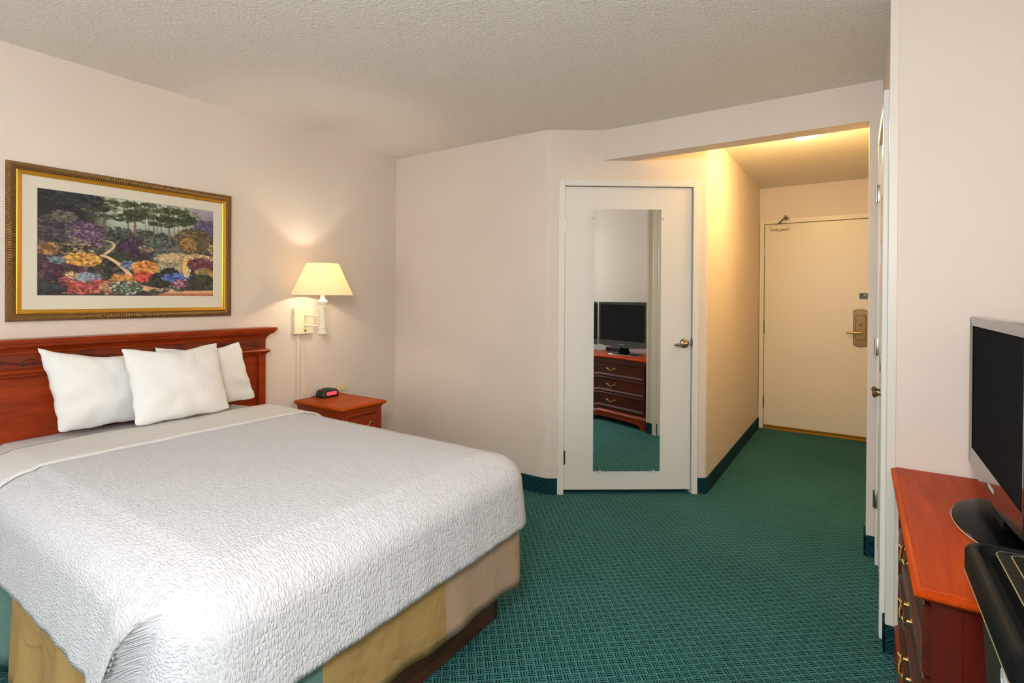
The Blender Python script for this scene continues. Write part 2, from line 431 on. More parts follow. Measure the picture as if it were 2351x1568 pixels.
# ------------------------------------------------------------------ closet door with mirror
door = MB(fA)
LS0, LS1, LZ0, LZ1 = 0.118, 0.976, 0.028, 2.062
door.box(LS0, LS1, -.036, -.001, LZ0, LZ1, .002)
d1 = door.build('door_1', M['door'], kind='structure', label='white flush closet door on the angled wall')
m = MB(fA)
m.box(.074, .116, -.02, .016, 0, 2.105, .004); m.box(.982, 1.022, -.02, .016, 0, 2.105, .004); m.box(.116, .982, -.02, .0155, 2.066, 2.105, .004)
m.box(S0, .1155, -TH, -.02, 0, DZ); m.box(.979, S1, -TH, -.02, 0, DZ); m.box(S0, S1, -TH, -.02, 2.066, DZ)
m.box(.1155, .979, -.06, -.038, 2.02, 2.066)
m.build('door_frame', M['trim'], d1)
m = MB(fA); m.box(S0, S1, -TH, -.09, 0, DZ); m.build('door_backing', M['dark_gap'], d1)
def hinge_vert(name, mb, s, t, z0, z1, mat, par, wide=.012):
    mb.lathe((s, t, 0), [(.0055, z0), (.0055, z1)], 10)
    for k in range(1, 5): mb.lathe((s, t, 0), [(.0065, z0 + (z1 - z0) * k / 5 - .002), (.0065, z0 + (z1 - z0) * k / 5 + .0)], 10)
    mb.lathe((s, t, 0), [(.004, z1), (.005, z1 + .004), (.001, z1 + .008)], 8)
    mb.box(s, s + wide, t - .006, t - .004, z0, z1)
    return mb.build(name, mat, par, smooth=True, angle=30)
hinge_vert('hinge', MB(fA), .117, .006, 1.762, 1.853, M['steel'], d1)
hinge_vert('hinge', MB(fA), .117, .006, .200, .290, M['hinge_dark'], d1)
m = MB(fA); m.box(.972, .985, -.002, .012, .995, 1.045, .003); m.build('strike_plate', M['hinge_dark'], d1)
m = MB(fA)
m.lathe((.929, 0, 1.015), [(.001, .0), (.032, .0), (.032, .006), (.027, .012), (.014, .016), (.012, .05), (.001, .052)], 28, 'Y')
m.tube([(.929, .048, 1.015), (.905, .054, 1.012), (.875, .055, 1.010), (.846, .052, 1.008)], [.011, .011, .0095, .008], 12)
m.build('door_handle', M['nickel'], d1, smooth=True)

MS0, MS1, MZ0, MZ1 = 0.315, 0.766, 0.155, 1.914
mir = thing('wall_mirror', fA @ Vector(((MS0 + MS1) / 2, 0, MZ0)), 'tall narrow frameless mirror hanging on the white closet door', 'mirror')
m = MB(fA); bv = .026
t0, t1 = .0035, .0065
def rl(i, t): return [(MS0 + i, t, MZ0 + i), (MS1 - i, t, MZ0 + i), (MS1 - i, t, MZ1 - i), (MS0 + i, t, MZ1 - i)]
m.rings([rl(0, .0005), rl(0, .0060), rl(bv, .0056)])
m.build('mirror_glass', M['mirror'], mir)
for i, (s_, z_, hz) in enumerate(((MS0 - .006, 1.853, 1), (MS1 + .010, 1.853, 1), (.362, MZ0 - .004, 0), (.725, MZ0 - .004, 0))):
    m = MB(fA); m.lathe((s_, 0, z_), [(.001, .0), (.010, .0), (.010, .007), (.0085, .010), (.001, .0105)], 16, 'Y')
    m.lathe((s_, 0, z_), [(.001, .0104), (.0035, .0104), (.003, .012), (.001, .0122)], 10, 'Y')
    m.build('mirror_clip', M['clip'], mir, smooth=True)

# ------------------------------------------------------------------ entry door
YD = YE - .012
m = MB(); m.box(-.806, .105, YD, YD + .04, .038, 2.066, .002)
d2 = m.build('door_2', M['door_entry'], kind='structure', label='cream entry door at the end of the hall')
m = MB()
m.box(-.852, -.810, YE - .028, YE + .03, 0, 2.118, .004); m.box(.109, .150, YE - .028, YE + .03, 0, 2.118, .004); m.box(-.81, .109, YE - .027, YE + .03, 2.070, 2.118, .004)
m.box(EX0, -.806, YE + .03, YE + TH, 0, EZ); m.box(.107, EX1, YE + .03, YE + TH, 0, EZ); m.box(-.81, .109, YE + .03, YE + TH, 2.068, EZ)
m.build('door_frame', M['door_entry'], d2)
m = MB(); m.prism([(YE - .03, 0.0), (YE + TH, 0.0), (YE + TH, .022), (YE - .012, .022), (YE - .03, .004)], -.809, .108, 'X'); m.build('threshold', M['thresh'], d2)
m = MB(); m.box(-.805, .104, YD + .041, YD + .08, .022, 2.066); m.build('door_backing', M['dark_gap'], d2)
m = MB(); m.box(-.80, .1, YD - .006, YD + .0, .022, .040, .002); m.build('door_sweep', M['thresh'], d2)
for z0, z1 in ((1.735, 1.855), (.966, 1.092), (.214, .322)):
    hinge_vert('hinge', MB(), -.811, YD - .010, z0, z1, M['hinge_dark'] if z0 < 1.5 else M['nickel'], d2, .01)
# closer
m = MB()
m.lathe((-.752, YD - .034, 2.028), [(.001, 0), (.018, 0.002), (.024, .01), (.024, .158), (.018, .166), (.001, .168)], 20, 'X')
m.box(-.742, -.594, YD - .03, YD, 2.010, 2.046, .004)
m.lathe((-.672, YD - .034, 1.995), [(.001, 0), (.012, .001), (.018, .008), (.018, .06), (.001, .062)], 16)
cl = m.build('door_closer', M['door_entry'], d2, smooth=True, angle=35)
m = MB()
m.lathe((-.672, YD - .034, 2.055), [(.010, 0), (.010, .02), (.001, .021)], 12)
m.tube([(-.672, YD - .034, 2.075), (-.63, YD - .10, 2.10), (-.605, YD - .14, 2.120)], .006, 8)
m.tube([(-.605, YD - .14, 2.118), (-.60, YD - .06, 2.118), (-.602, YD - .02, 2.120)], .005, 8)
m.lathe((-.605, YD - .14, 2.105), [(.009, 0), (.009, .026), (.001, .028)], 10)
m.box(-.625, -.585, YD - .024, YD - .016, 2.098, 2.128, .002)
o = m.build('closer_arm', M['hinge_dark'], None, smooth=True, angle=35); o.parent = cl
# lock
def rounded_plate(mb, xc, w, z0, z1, y0, y1, bulge, inset=.004):
    def loop(i, y):
        pts = []; n = 10; hw = w / 2 - i
        for k in range(n + 1): a = k / n; x = -hw + 2 * hw * a; pts.append((xc + x, y, z1 - i - bulge * (2 * a - 1) ** 2))
        for k in range(n + 1): a = k / n; x = hw - 2 * hw * a; pts.append((xc + x, y, z0 + i + bulge * (2 * a - 1) ** 2))
        return pts
    mb.rings([loop(0, y1), loop(0, y0 + inset), loop(inset, y0)])
m = MB(); rounded_plate(m, .010, .112, .872, 1.226, YD - .012, YD, .016); lk = m.build('lock_plate', M['bronze'], d2, smooth=True, angle=25)
m = MB(); rounded_plate(m, .013, .082, .935, 1.168, YD - .022, YD - .012, .008); o = m.build('lock_inner_plate', M['bronze'], None, smooth=True, angle=25); o.parent = lk
m = MB(); m.lathe((.012, YD - .022, 1.083), [(.001, 0), (.010, 0), (.008, -.006), (.001, -.007)], 14, 'Y'); m.tube([(.014, YD - .034, 1.104), (.012, YD - .040, 1.085), (.010, YD - .034, 1.068)], [.004, .006, .004], 8)
o = m.build('thumb_turn', M['brass'], None, smooth=True); o.parent = lk
m = MB(); m.lathe((.015, YD - .022, 1.005), [(.001, 0), (.014, 0), (.012, -.03), (.001, -.032)], 14, 'Y'); m.tube([(.022, YD - .052, 1.005), (-.02, YD - .056, 1.006), (-.06, YD - .055, 1.005), (-.103, YD - .046, 1.002)], [.011, .011, .009, .006], 12)
o = m.build('lever_handle', M['brass'], None, smooth=True); o.parent = lk
# sign
sg = thing('door_sign', (.03, YD, 1.32), 'small dark green plaque on the cream entry door above the lock', 'sign')
m = MB(); m.box(0, .064, YD - .003, YD, 1.319, 1.374, .001); m.build('plaque', M['sign_green'], sg)
m = MB(); m.lathe((.042, YD - .003, 1.356), [(.001, 0), (.011, 0), (.011, -.001), (.001, -.0012)], 20, 'Y')
for k in range(7): m.box(.012 + k * .0062, .0165 + k * .0062, YD - .004, YD - .003, 1.330, 1.336)
for (a, b, c, d) in ((.004, .060, 1.3705, 1.3715), (.004, .060, 1.3215, 1.3225), (.004, .005, 1.3225, 1.3705), (.059, .060, 1.3225, 1.3705)): m.box(a, b, YD - .0036, YD - .003, c, d)
m.build('printed_emblem', M['sign_gold'], sg)

# ------------------------------------------------------------------ bifold closet door
d3 = thing('door_3', (XR, (BY0 + BY1) / 2, 0), 'white panelled bifold closet door beside the nook', None, kind='structure')
def panel_face(mb, y0, y1, z0, z1, x, depth=.006):
    """raised panel on a face looking to -X"""
    def lp(i, xx): return [(xx, y0 + i, z0 + i), (xx, y1 - i, z0 + i), (xx, y1 - i, z1 - i), (xx, y0 + i, z1 - i)]
    mb.rings([lp(0, x), lp(.006, x - depth * .5), lp(.02, x - depth * .3), lp(.034, x - depth)], cap0=False)
xd = XR - .006
ym = (BY0 + BY1) / 2
for y0, y1 in ((BY0 + .004, ym - .002), (ym + .002, BY1 - .004)):
    m = MB(); m.box(xd, xd + .03, y0, y1, .012, 2.055, .002)
    for z0, z1 in ((.10, .78), (.88, 1.50), (1.58, 1.98)): panel_face(m, y0 + .05, y1 - .05, z0, z1, xd)
    m.build('door_leaf', M['trim'], d3)
m = MB()
xc = XR - .019
m.box(xc, XR, 2.490, 2.547, 0, 2.135, .004); m.box(xc, XR, 3.163, 3.215, 0, 2.135, .004); m.box(xc + .0005, XR, 2.547, 3.163, 2.082, 2.135, .004)
m.box(XR, XR + TH, BY0, BY0 + .003, 0, BZ); m.box(XR, XR + TH, BY1 - .003, BY1, 0, BZ); m.box(XR, XR + TH, BY0, BY1, BZ - .006, BZ)
m.build('door_frame', M['trim'], d3)
m = MB(); m.box(XR - .001, XR + .02, BY0 + .005, BY1 - .005, 2.060, 2.078); 
m.lathe((XR - .004, 2.85, 2.068), [(.001, -.004), (.009, -.004), (.009, .004), (.001, .004)], 12, 'X'); m.build('door_track', M['hinge_dark'], d3)
def knob(y, z):
    m = MB(); m.lathe((xd, y, z), [(.001, 0), (.011, 0), (.008, -.004), (.005, -.012), (.010, -.019), (.015, -.027), (.012, -.034), (.001, -.037)], 18, 'X'); m.build('door_knob', M['bronze'], d3, smooth=True)
knob(2.94, .905); knob(2.80, .905)
def hinge_x(y, z0, z1):
    m = MB(); m.lathe((xc - .004, y, 0), [(.0055, z0), (.0055, z1)], 10)
    for k in range(0, 5): m.lathe((xc - .004, y, 0), [(.0066, z0 + (z1 - z0) * k / 5 + .002), (.0066, z0 + (z1 - z0) * (k + 1) / 5 - .002)], 10)
    m.box(xc - .004, XR - .008, y - .018, y - .016, z0, z1, .0005); m.box(xc - .004, xc - .0, y - .018, y, z0, z1, .0005)
    m.build('hinge', M['steel'], d3, smooth=True, angle=30)
for z0, z1 in ((1.80, 1.885), (1.045, 1.130), (.29, .375)): hinge_x(3.160, z0, z1)
for z0, z1 in ((1.70, 1.785), (1.00, 1.08)):
    m = MB(); m.lathe((xd - .004, 2.856, 0), [(.005, z0), (.005, z1)], 10); m.box(xd - .006, xd, 2.842, 2.870, z0, z1, .001); m.build('hinge', M['steel'], d3, smooth=True, angle=30)

# ------------------------------------------------------------------ mouldings
def rect_mold(mb, x0, x1, y0, y1, prof, xmin=None, cap0=True, cap1=True, xmax=None, ymax=None):
    loops = []
    for p, z in prof:
        a, b, c, d = x0 - p, x1 + p, y0 - p, y1 + p
        if xmin is not None: a = max(a, xmin)
        if xmax is not None: b = min(b, xmax)
        if ymax is not None: d = min(d, ymax)
        loops.append([(a, c, z), (b, c, z), (b, d, z), (a, d, z)])
    mb.rings(loops, cap0, cap1)

# ------------------------------------------------------------------ bed
BX0, BX1, BY_0, BY_1 = -3.125, -1.13, .50, 1.875
bed = thing('bed', ((BX0 + BX1) / 2, (BY_0 + BY_1) / 2, 0), 'double bed with carved cherry headboard against the left wall', 'bed')
hx = XL + .006
HY0, HY1 = .44, 1.885
m = MB(); m.box(hx, hx + .035, HY0, HY1, .30, 1.05)
hb = m.build('headboard', M['wood'], bed)
m = MB(); m.box(hx + .035, hx + .042, HY0 + .045, HY1 - .045, .34, .95); sub(m, 'headboard_panel', M['wood'], hb)
for y0, y1 in ((HY0, HY0 + .045), (HY1 - .045, HY1)):
    m = MB(); m.box(hx + .035, hx + .062, y0, y1, 0, .968, .003); sub(m, 'headboard_post', M['wood'], hb)
m = MB(); m.box(hx + .035, hx + .058, HY0, HY1, .985, 1.068); sub(m, 'frieze', M['frieze'], hb)
m = MB(); rect_mold(m, hx, hx + .062, HY0, HY1, [(-.002, .950), (.004, .955), (.006, .962), (.014, .966), (.019, .972), (.019, .977), (.014, .984), (.004, .988), (-.002, .989)], xmin=hx)
sub(m, 'frieze_molding', M['wood'], hb, smooth=True, angle=30)
m = MB(); rect_mold(m, hx, hx + .062, HY0, HY1, [(-.002, 1.052), (.004, 1.054), (.006, 1.064), (.012, 1.068), (.015, 1.074), (.026, 1.082), (.036, 1.088), (.040, 1.094), (.041, 1.100), (.047, 1.103), (.048, 1.118), (.045, 1.121)], xmin=hx)
sub(m, 'cornice', M['wood'], hb, smooth=True, angle=30)
# carved vine
m = MB(); xf = hx + .0585
def S(y): return 1.019 + .013 * math.sin((y - .50) * 2 * PI / .36)
per = .36; y = HY0 + .04; 
pts = []
yy = HY0 + .03
while yy < HY1 - .03: pts.append((xf, yy, S(yy))); yy += .012
m.tube(pts, .0036, 6)
def leaf(y0, z0, dy, dz):
    a = Vector((0, dy, dz)); ln = a.length; a.normalize(); b = Vector((0, -a.z, a.y)); P = []
    for k in range(17):
        t = 2 * PI * k / 16; P.append(Vector((xf, y0, z0)) + a * (ln / 2 - ln / 2 * math.cos(t)) + b * (ln * .22 * math.sin(t)))
    m.tube(P, .0024, 6, cap=False)
    m.tube([Vector((xf, y0, z0)), Vector((xf, y0, z0)) + a * ln * .8], .0018, 6)
k = 0; yy = HY0 + .08
while yy < HY1 - .08:
    z = S(yy); sgn = 1 if k % 2 == 0 else -1
    leaf(yy, z, .050, sgn * .014); pass
    yy += .105; k += 1
sub(m, 'carved_vine', M['carve'], hb)
# platform base
m = MB(); m.box(BX0 + .02, -1.235, .62, 1.745, .0, .20, .002); bb = m.build('base_board', M['base_wood'], bed)
m = MB(); m.box(-1.29, -1.2345, 1.7455, 1.765, .0, .20, .001); sub(m, 'base_end_panel', M['black_end'], bb)

# perimeter profile cloth -------------------------------------------------
def noise2(x, y, s=0):
    return (math.sin(x * 7.1 + 1.3 * s + 2.2 * math.sin(y * 5.3 + s)) + math.sin(y * 9.7 + 2.1 * s + 1.7 * math.sin(x * 6.1 - s)) + math.sin((x + y) * 13.3 + s * 3.1)) / 3
def drape(xa, xb, y0, y1, ztop, R, drop, hem_in, foot=True, off=0.0, du=.02, fold=False, crown=.012, wrinkle=.0015, hemwave=.004, seed=0, ER=None):
    """cloth over a block: returns grid rows (u across X, v across Y) and uv. R = corner/edge radius, drop = hang below top"""
    xe = xb - R if foot else xb
    ya, yb = y0 + R, y1 - R
    arc = R * 1.2
    Ltot = arc + drop - R * .75
    us = list(np.arange(xa, xe, du)) + [xe]
    if fold: us = list(np.arange(xa, xe - .32, du)) + list(np.arange(xe - .32, xe, .007)) + [xe]
    ex = [None] * len(us)
    ext = list(np.linspace(0, Ltot, int(Ltot / .014) + 1))[1:] if foot else []
    U = [(u, 0.0) for u in us] + [(xe, e) for e in ext]
    vs = list(np.arange(ya, yb, du)) + [yb]
    exy = list(np.linspace(0, Ltot, int(Ltot / .014) + 1))[1:]
    V = [(ya, -e) for e in reversed(exy)] + [(v, 0.0) for v in vs] + [(yb, e) for e in exy]
    def prof(d):
        if d <= arc:
            t = d / arc; a = t * PI / 2
            return R * math.sin(a), -R * .75 * (1 - math.cos(a))
        q = d - arc
        return R - hem_in * (q / max(drop, .01)) , -R * .75 - q
    rows = []; uvs = []
    for (ux, eu) in U:
        row = []
        for (vy, ev) in V:
            d = max(eu, abs(ev))
            if d < 1e-9:
                cx = min(1, (vy - y0) / .25, (y1 - vy) / .25); cy_ = min(1, (xb - ux) / .25) if foot else 1
                x, y, z = ux, vy, ztop + crown * (cx * cy_) ** .7 - crown
                nx, ny = 0, 0
            else:
                if eu > 0 and abs(ev) > 0:
                    if eu >= abs(ev): th = PI / 4 * (abs(ev) / eu)
                    else: th = PI / 2 - PI / 4 * (eu / abs(ev))
                    nx, ny = math.cos(th), math.sin(th) * (1 if ev > 0 else -1)
                elif eu > 0: nx, ny = 1, 0
                else: nx, ny = 0, (1 if ev > 0 else -1)
                h, g = prof(d)
                x = ux + nx * h; y = vy + ny * h; z = ztop + g - crown
                f = max(0, (d - arc * .6)) / Ltot
                al = (x + 2.3 * y)
                wv = hemwave * math.sin(al * 23 + seed) * f + hemwave * .6 * math.sin(al * 51 + 1 + seed) * f
                x += nx * wv; y += ny * wv; z += .003 * math.sin(al * 7 + seed) * f * .5
                if fold and foot and ny < 0:
                    # dog-ear: the near-side cloth laps over the foot cloth at the near corner
                    q = R * math.atan2(nx, -ny) * 1.15 if nx > 0 else -(xe - ux)
                    qf = .022 - .62 * max(0, d - .05) ** 1.25
                    w_ = min(1, max(0, (d - .035) / .13)); w_ = w_ * w_ * (3 - 2 * w_)
                    e = q - qf
                    if e <= 0: amp = .062 * math.exp(e / .075) + .006 * math.sin(e * 46) * math.exp(e / .22)
                    elif e < .020: amp = .062 * (1 - e / .020) - .014 * (e / .020)
                    else: amp = -.014 * math.exp(-(e - .020) / .05)
                    x += nx * amp * w_; y += ny * amp * w_
                    if nx == 0 and e <= 0: x += .016 * math.exp(e / .05) * w_
                    elif nx > 0 and e <= 0: x += .016 * math.exp(e / .05) * w_
            n = wrinkle * noise2(x * 2 + z, y * 2 - z, seed)
            x += n * (nx if d > 0 else 0); y += n * (ny if d > 0 else 0); z += n * (0.3 if d > 0 else 1)
            row.append((x + nx * off, y + ny * off, z + off * (1 if d <= arc else max(0, 1 - (d - arc) / .1))))
            uvs.append((ux + eu, vy + ev))
        rows.append(row)
    return rows, uvs
def cloth_obj(name, rows, uvs, mats, parent=None, thick=.006, **k):
    m = MB(); m.grid(rows); m.uv = uvs
    o = m.build(name, mats, parent, smooth=True, angle=180, **k)
    md = o.modifiers.new('thick', 'SOLIDIFY'); md.thickness = thick; md.offset = -1
    return o
ZT = .692
rows, uvs = drape(BX0, BX1 - .045, BY_0 + .03, BY_1 - .03, ZT - .022, .15, .18, 0.0, True, 0, .03, crown=.01, wrinkle=.001, hemwave=.0, seed=1)
mat_o = cloth_obj('mattress', rows, uvs, M['sheet'], bed, .01)
# skirt : three colour runs
def skirt_path():
    P = []; x0 = BX0; r = .10; ys, ye = .515, 1.845; xf_ = -1.130
    P.append(((x0, ys), 'n'));
    n = 60
    for i in range(1, n): P.append(((x0 + (xf_ - r - x0) * i / n, ys), 'n'))
    for i in range(7): a = i / 6 * PI / 2; P.append(((xf_ - r + r * math.sin(a), ys + r - r * math.cos(a)), 'f'))
    for i in range(1, 50): P.append(((xf_, ys + r + (ye - ys - 2 * r) * i / 50), 'f'))
    for i in range(7): a = i / 6 * PI / 2; P.append(((xf_ - r + r * math.cos(a), ye - r + r * math.sin(a)), 'f' if i < 1 else 's'))
    for i in range(1, 40): P.append(((xf_ - r + (x0 - xf_ + r) * i / 40, ye), 's'))
    return P
SP = skirt_path()
m = MB(); NZ = 10
for i in range(len(SP) - 1):
    (p, s_), (q, _) = SP[i], SP[i + 1]
    mx_, my_ = (p[0] + q[0]) / 2, (p[1] + q[1]) / 2
    if s_ == 'n': m.cur = 0 if mx_ < -2.24 else 1
    elif s_ == 'f': m.cur = 0 if my_ < .85 else (1 if my_ < 1.305 else 2)
    else: m.cur = 0
    def pt(pp, sd, k):
        t = k / NZ; z = .50 - (.50 - (.205 - .03 * max(0, min(1, (pp[1] - .9) / .9)))) * t
        o_ = (.018 * math.sin(pp[0] * 19 + 1) + .011 * math.sin(pp[0] * 43)) * t if sd == 'n' else (.007 * math.sin(pp[1] * 14 + z * 9) + .003 * math.sin(pp[1] * 37)) * t
        if sd == 'n':
            z = .50 - .40 * t; o_ += -.018 * t
            return (pp[0], pp[1] + o_ * 1.0, z)
        if sd == 'f': return (pp[0] + o_ + .004 * t, pp[1], z - (.10 * t * max(0, 1 - (pp[1] - .515) / .2)))
        return (pp[0], pp[1] + o_, z)
    sd2 = SP[i + 1][1]
    P = [[pt(p, s_, k) for k in range(NZ + 1)], [pt(q, sd2, k) for k in range(NZ + 1)]]
    m.grid(P)
bm_ = m
# merge doubles for continuity
o = m.build('bed_skirt', [M['skirt_green'], M['skirt_ochre'], M['skirt_beige']], bed)
bm = bmesh.new(); bm.from_mesh(o.data); bmesh.ops.remove_doubles(bm, verts=bm.verts, dist=.0005)
for f in bm.faces: f.smooth = True
bmesh.ops.recalc_face_normals(bm, faces=bm.faces); bm.to_mesh(o.data); bm.free()
md = o.modifiers.new('thick', 'SOLIDIFY'); md.thickness = .004

rows, uvs = drape(-2.56, -1.122, .500, 1.878, ZT, .150, .275, -.030, True, 0.0, .02, fold=True, seed=2, hemwave=.0018)
spread = cloth_obj('bedspread', rows, uvs, M['spread'], None, .006, label='white crinkled seersucker bedspread covering the bed', category='bedspread')
# turned-down band
rows, uvs = drape(-2.83, -2.50, .492, 1.886, ZT + .010, .150, .275, -.030, False, 0.0, .02, seed=2, hemwave=.0018)
n = len(rows[0]); last = rows[-1]; first = rows[0]
nrm_in = .009
def inward(p): 
    x, y, z = p
    if y < .59: 
        return (x, y + (nrm_in if z < ZT - .05 else nrm_in * .6), z - (nrm_in * .3 if z < ZT - .05 else nrm_in * .8))
    if y > 1.78:
        return (x, y - (nrm_in if z < ZT - .05 else nrm_in * .6), z - (nrm_in * .3 if z < ZT - .05 else nrm_in * .8))
    return (x, y, z - nrm_in)
rows.append([(inward(p)[0] + .005, inward(p)[1], inward(p)[2]) for p in last])
uvs2 = uvs + [(u + .01, v) for (u, v) in uvs[-n:]]
m = MB(); m.grid(rows); m.uv = uvs2
bo = m.build('turned_down_edge', M['sheet'], None, smooth=True, angle=180); bo.parent = spread
bo['label'] = 'smooth plain turned-down sheet band'
md = bo.modifiers.new('thick', 'SOLIDIFY'); md.thickness = .004; md.offset = -1

# pillows -----------------------------------------------------------------
def pillow(name, BL, BR, TR, TL, T, label, seed=0, ear=.03, conc=.04, group=None):
    BL, BR, TR, TL = map(Vector, (BL, BR, TR, TL))
    N = 44; nrm = (BR - BL).cross(TL - BL).normalized()
    if nrm.x < 0: nrm = -nrm
    rnd = random.Random(seed); ph = [rnd.uniform(0, 6.28) for _ in range(12)]
    m = MB()
    def P(a, b, side):
        u, v = (a + 1) / 2, (b + 1) / 2
        p = BL * (1 - u) * (1 - v) + BR * u * (1 - v) + TR * u * v + TL * (1 - u) * v
        cen = (BL + BR + TR + TL) / 4; U_ = (BR - BL).normalized(); V_ = (TL - BL).normalized()
        p += -V_ * conc * (1 - a * a) * (b if b > 0 else b * .15) * abs(b) ** 2
        p += -U_ * conc * .45 * (1 - b * b) * a * abs(a) ** 2
        edge = max(abs(a), abs(b))
        p += U_ * (.0025 * math.sin(b * 13 + ph[0]) + .0008 * math.sin(b * 31 + ph[1])) * abs(a) ** 6 * (1 if a > 0 else -1)
        p += V_ * (.0025 * math.sin(a * 9 + ph[2]) + .0006 * math.sin(a * 29 + ph[3])) * abs(b) ** 6 * (1 if b > 0 else -1)
        cr = (a * a * b * b) ** 3
        p += (cen - p).normalized() * .014 * cr
        w = ((1 - a ** 2) ** .5) * ((1 - b ** 2) ** .45)
        # corners stay thinner
        w *= 1 - .35 * (a * a * b * b)
        ra = math.atan2(b, a)
        wr = .006 * math.sin(9 * ra + ph[4]) * edge ** 3 * (1 - edge) * 4 + .004 * math.sin(a * 6 + b * 4 + ph[5]) * w + .003 * math.sin(a * 3 - b * 9 + ph[6]) * w
        p += nrm * side * (T / 2 * w + wr * (1 if side > 0 else .3) + .0005)
        return p
    for side in (1, -1):
        G = [[P(-1 + 2 * i / N, -1 + 2 * j / N, side) for j in range(N + 1)] for i in range(N + 1)]
        # smooth spacing toward edges
        G = [[P(math.sin((-1 + 2 * i / N) * PI / 2), math.sin((-1 + 2 * j / N) * PI / 2), side) for j in range(N + 1)] for i in range(N + 1)]
        m.grid(G)
    o = m.build(name, M['pillow'], None, smooth=True, angle=120, label=label, category='pillow', group=group)
    bm = bmesh.new(); bm.from_mesh(o.data); bmesh.ops.remove_doubles(bm, verts=bm.verts, dist=.0012); bmesh.ops.recalc_face_normals(bm, faces=bm.faces)
    for f in bm.faces: f.smooth = True
    bm.to_mesh(o.data); bm.free()
    return o
ZP = ZT + .004
pillow('pillow', (-2.975, .825, ZP), (-2.975, 1.235, ZP + .005), (-3.055, 1.225, 1.03), (-3.055, .768, 1.088), .15, 'white pillow leaning on the headboard, leftmost of the three', 1, group='pillows against the headboard')
pillow('pillow', (-3.00, 1.27, ZP), (-3.00, 1.765, ZP + .01), (-3.06, 1.70, 1.052), (-3.06, 1.235, 1.056), .11, 'white pillow leaning on the headboard, rightmost, nearest the bedside lamp', 2, group='pillows against the headboard')
pillow('pillow', (-2.80, 1.055, ZP + .008), (-2.80, 1.505, ZP + .012), (-2.935, 1.500, 1.070), (-2.935, 1.045, 1.070), .145, 'white pillow standing in front of the other two in the middle', 3, group='pillows against the headboard')

# ------------------------------------------------------------------ nightstand
NX0, NX1, NY0, NY1, NZT = XL + .012, -2.695, 2.145, 2.470, .618
ns = thing('nightstand', ((NX0 + NX1) / 2, (NY0 + NY1) / 2, 0), 'cherry wood nightstand between the bed and the back corner', 'nightstand')
m = MB(); m.box(NX0, NX1, NY0, NY1, .05, NZT - .028, .002); m.build('cabinet_body', M['wood_x'], ns)
m = MB(); rect_mold(m, NX0, NX1, NY0, NY1, [(.0, NZT - .040), (.004, NZT - .036), (.007, NZT - .029), (.014, NZT - .024), (.022, NZT - .020), (.0245, NZT - .012), (.022, NZT - .005), (.014, NZT - .003), (.012, NZT)], xmin=NX0)
m.build('nightstand_top', M['wood_ns'], ns, smooth=True, angle=30)
m = MB(); rect_mold(m, NX0, NX1, NY0, NY1, [(.012, 0), (.012, .07), (.006, .08), (.002, .082)], xmin=NX0); m.build('plinth', M['wood_x'], ns, smooth=True, angle=30)
def drawer_front(y0, y1, z0, z1, x, mats, parent, sgn, hy=None, hl=.05):
    """drawer front on a face at x; sgn=+1 looks to +X, -1 looks to -X"""
    m = MB()
    def lp(i, d): return [(x + sgn * d, y0 + i, z0 + i), (x + sgn * d, y1 - i, z0 + i), (x + sgn * d, y1 - i, z1 - i), (x + sgn * d, y0 + i, z1 - i)]
    m.rings([lp(0, .0), lp(0, .010), lp(.004, .014), (lp(.014, .014)), lp(.030, .004), lp(.034, .004), lp(.036, .006)])
    d = m.build('drawer', mats, parent, smooth=True, angle=20)
    yc = (y0 + y1) / 2 if hy is None else hy; zc = (z0 + z1) / 2
    m = MB(); pts = []; rs = []
    for k in range(25):
        t = -1 + 2 * k / 24
        pts.append((x + sgn * (.030 - .010 * abs(t) ** 3), yc + t * hl, zc + .012 * t * t * (1 if abs(t) < .8 else 1) - .010 * math.cos(t * PI) * .5 + .003 * math.sin(t * 9) - .004))
        rs.append(.0036 + .0012 * abs(math.sin(t * 16)))
    m.tube(pts, rs, 8)
    for sg_ in (-1, 1):
        yy_ = yc + sg_ * hl * .96; zz = zc + .008
        m.tube([(x + sgn * .005, yy_, zz - .001), (x + sgn * .024, yy_, zz)], [.006, .0035], 10)
        m.lathe((x + sgn * .006, yy_, zz), [(.001, 0), (.010, 0), (.009, sgn * .003), (.001, sgn * .004)], 14, 'X')
        m.tube([(x + sgn * .024, yy_, zz), (x + sgn * .030, yy_ + sg_ * .006, zz + .007), (x + sgn * .026, yy_ + sg_ * .009, zz - .004), (x + sgn * .022, yy_ + sg_ * .010, zz - .014)], [.0035, .004, .0035, .0015], 8)
    h = m.build('handle', M['brass'], None, smooth=True); h.parent = d
    return d
drawer_front(NY0 + .02, NY1 - .02, .40, NZT - .052, NX1, M['wood_x'], ns, 1)
drawer_front(NY0 + .02, NY1 - .02, .11, .385, NX1, M['wood_x'], ns, 1)

# alarm clock: a wedge with rounded back, face towards the foot of the bed (+X)
ck = thing('alarm_clock', (-3.075, 2.33, NZT), 'small black digital alarm clock on the nightstand', 'clock')
def clk_loop(z, sx, sy, xo=0):
    cx, cy = -3.085 + xo, 2.33; hw, hd = .072 * sy, .050 * sx; P = []
    for k in range(28):
        t = 2 * PI * k / 28; c_, s_ = math.cos(t), math.sin(t); e = 2 / 4.5
        P.append((cx + hd * abs(c_) ** e * (1 if c_ >= 0 else -1), cy + hw * abs(s_) ** e * (1 if s_ >= 0 else -1), z))
    return P
m = MB(); m.rings([clk_loop(NZT, .96, .97), clk_loop(NZT + .004, 1, 1), clk_loop(NZT + .022, 1, 1.0), clk_loop(NZT + .036, .93, .97), clk_loop(NZT + .046, .84, .90, -.003), clk_loop(NZT + .052, .68, .78, -.004), clk_loop(NZT + .055, .45, .5, -.004)])
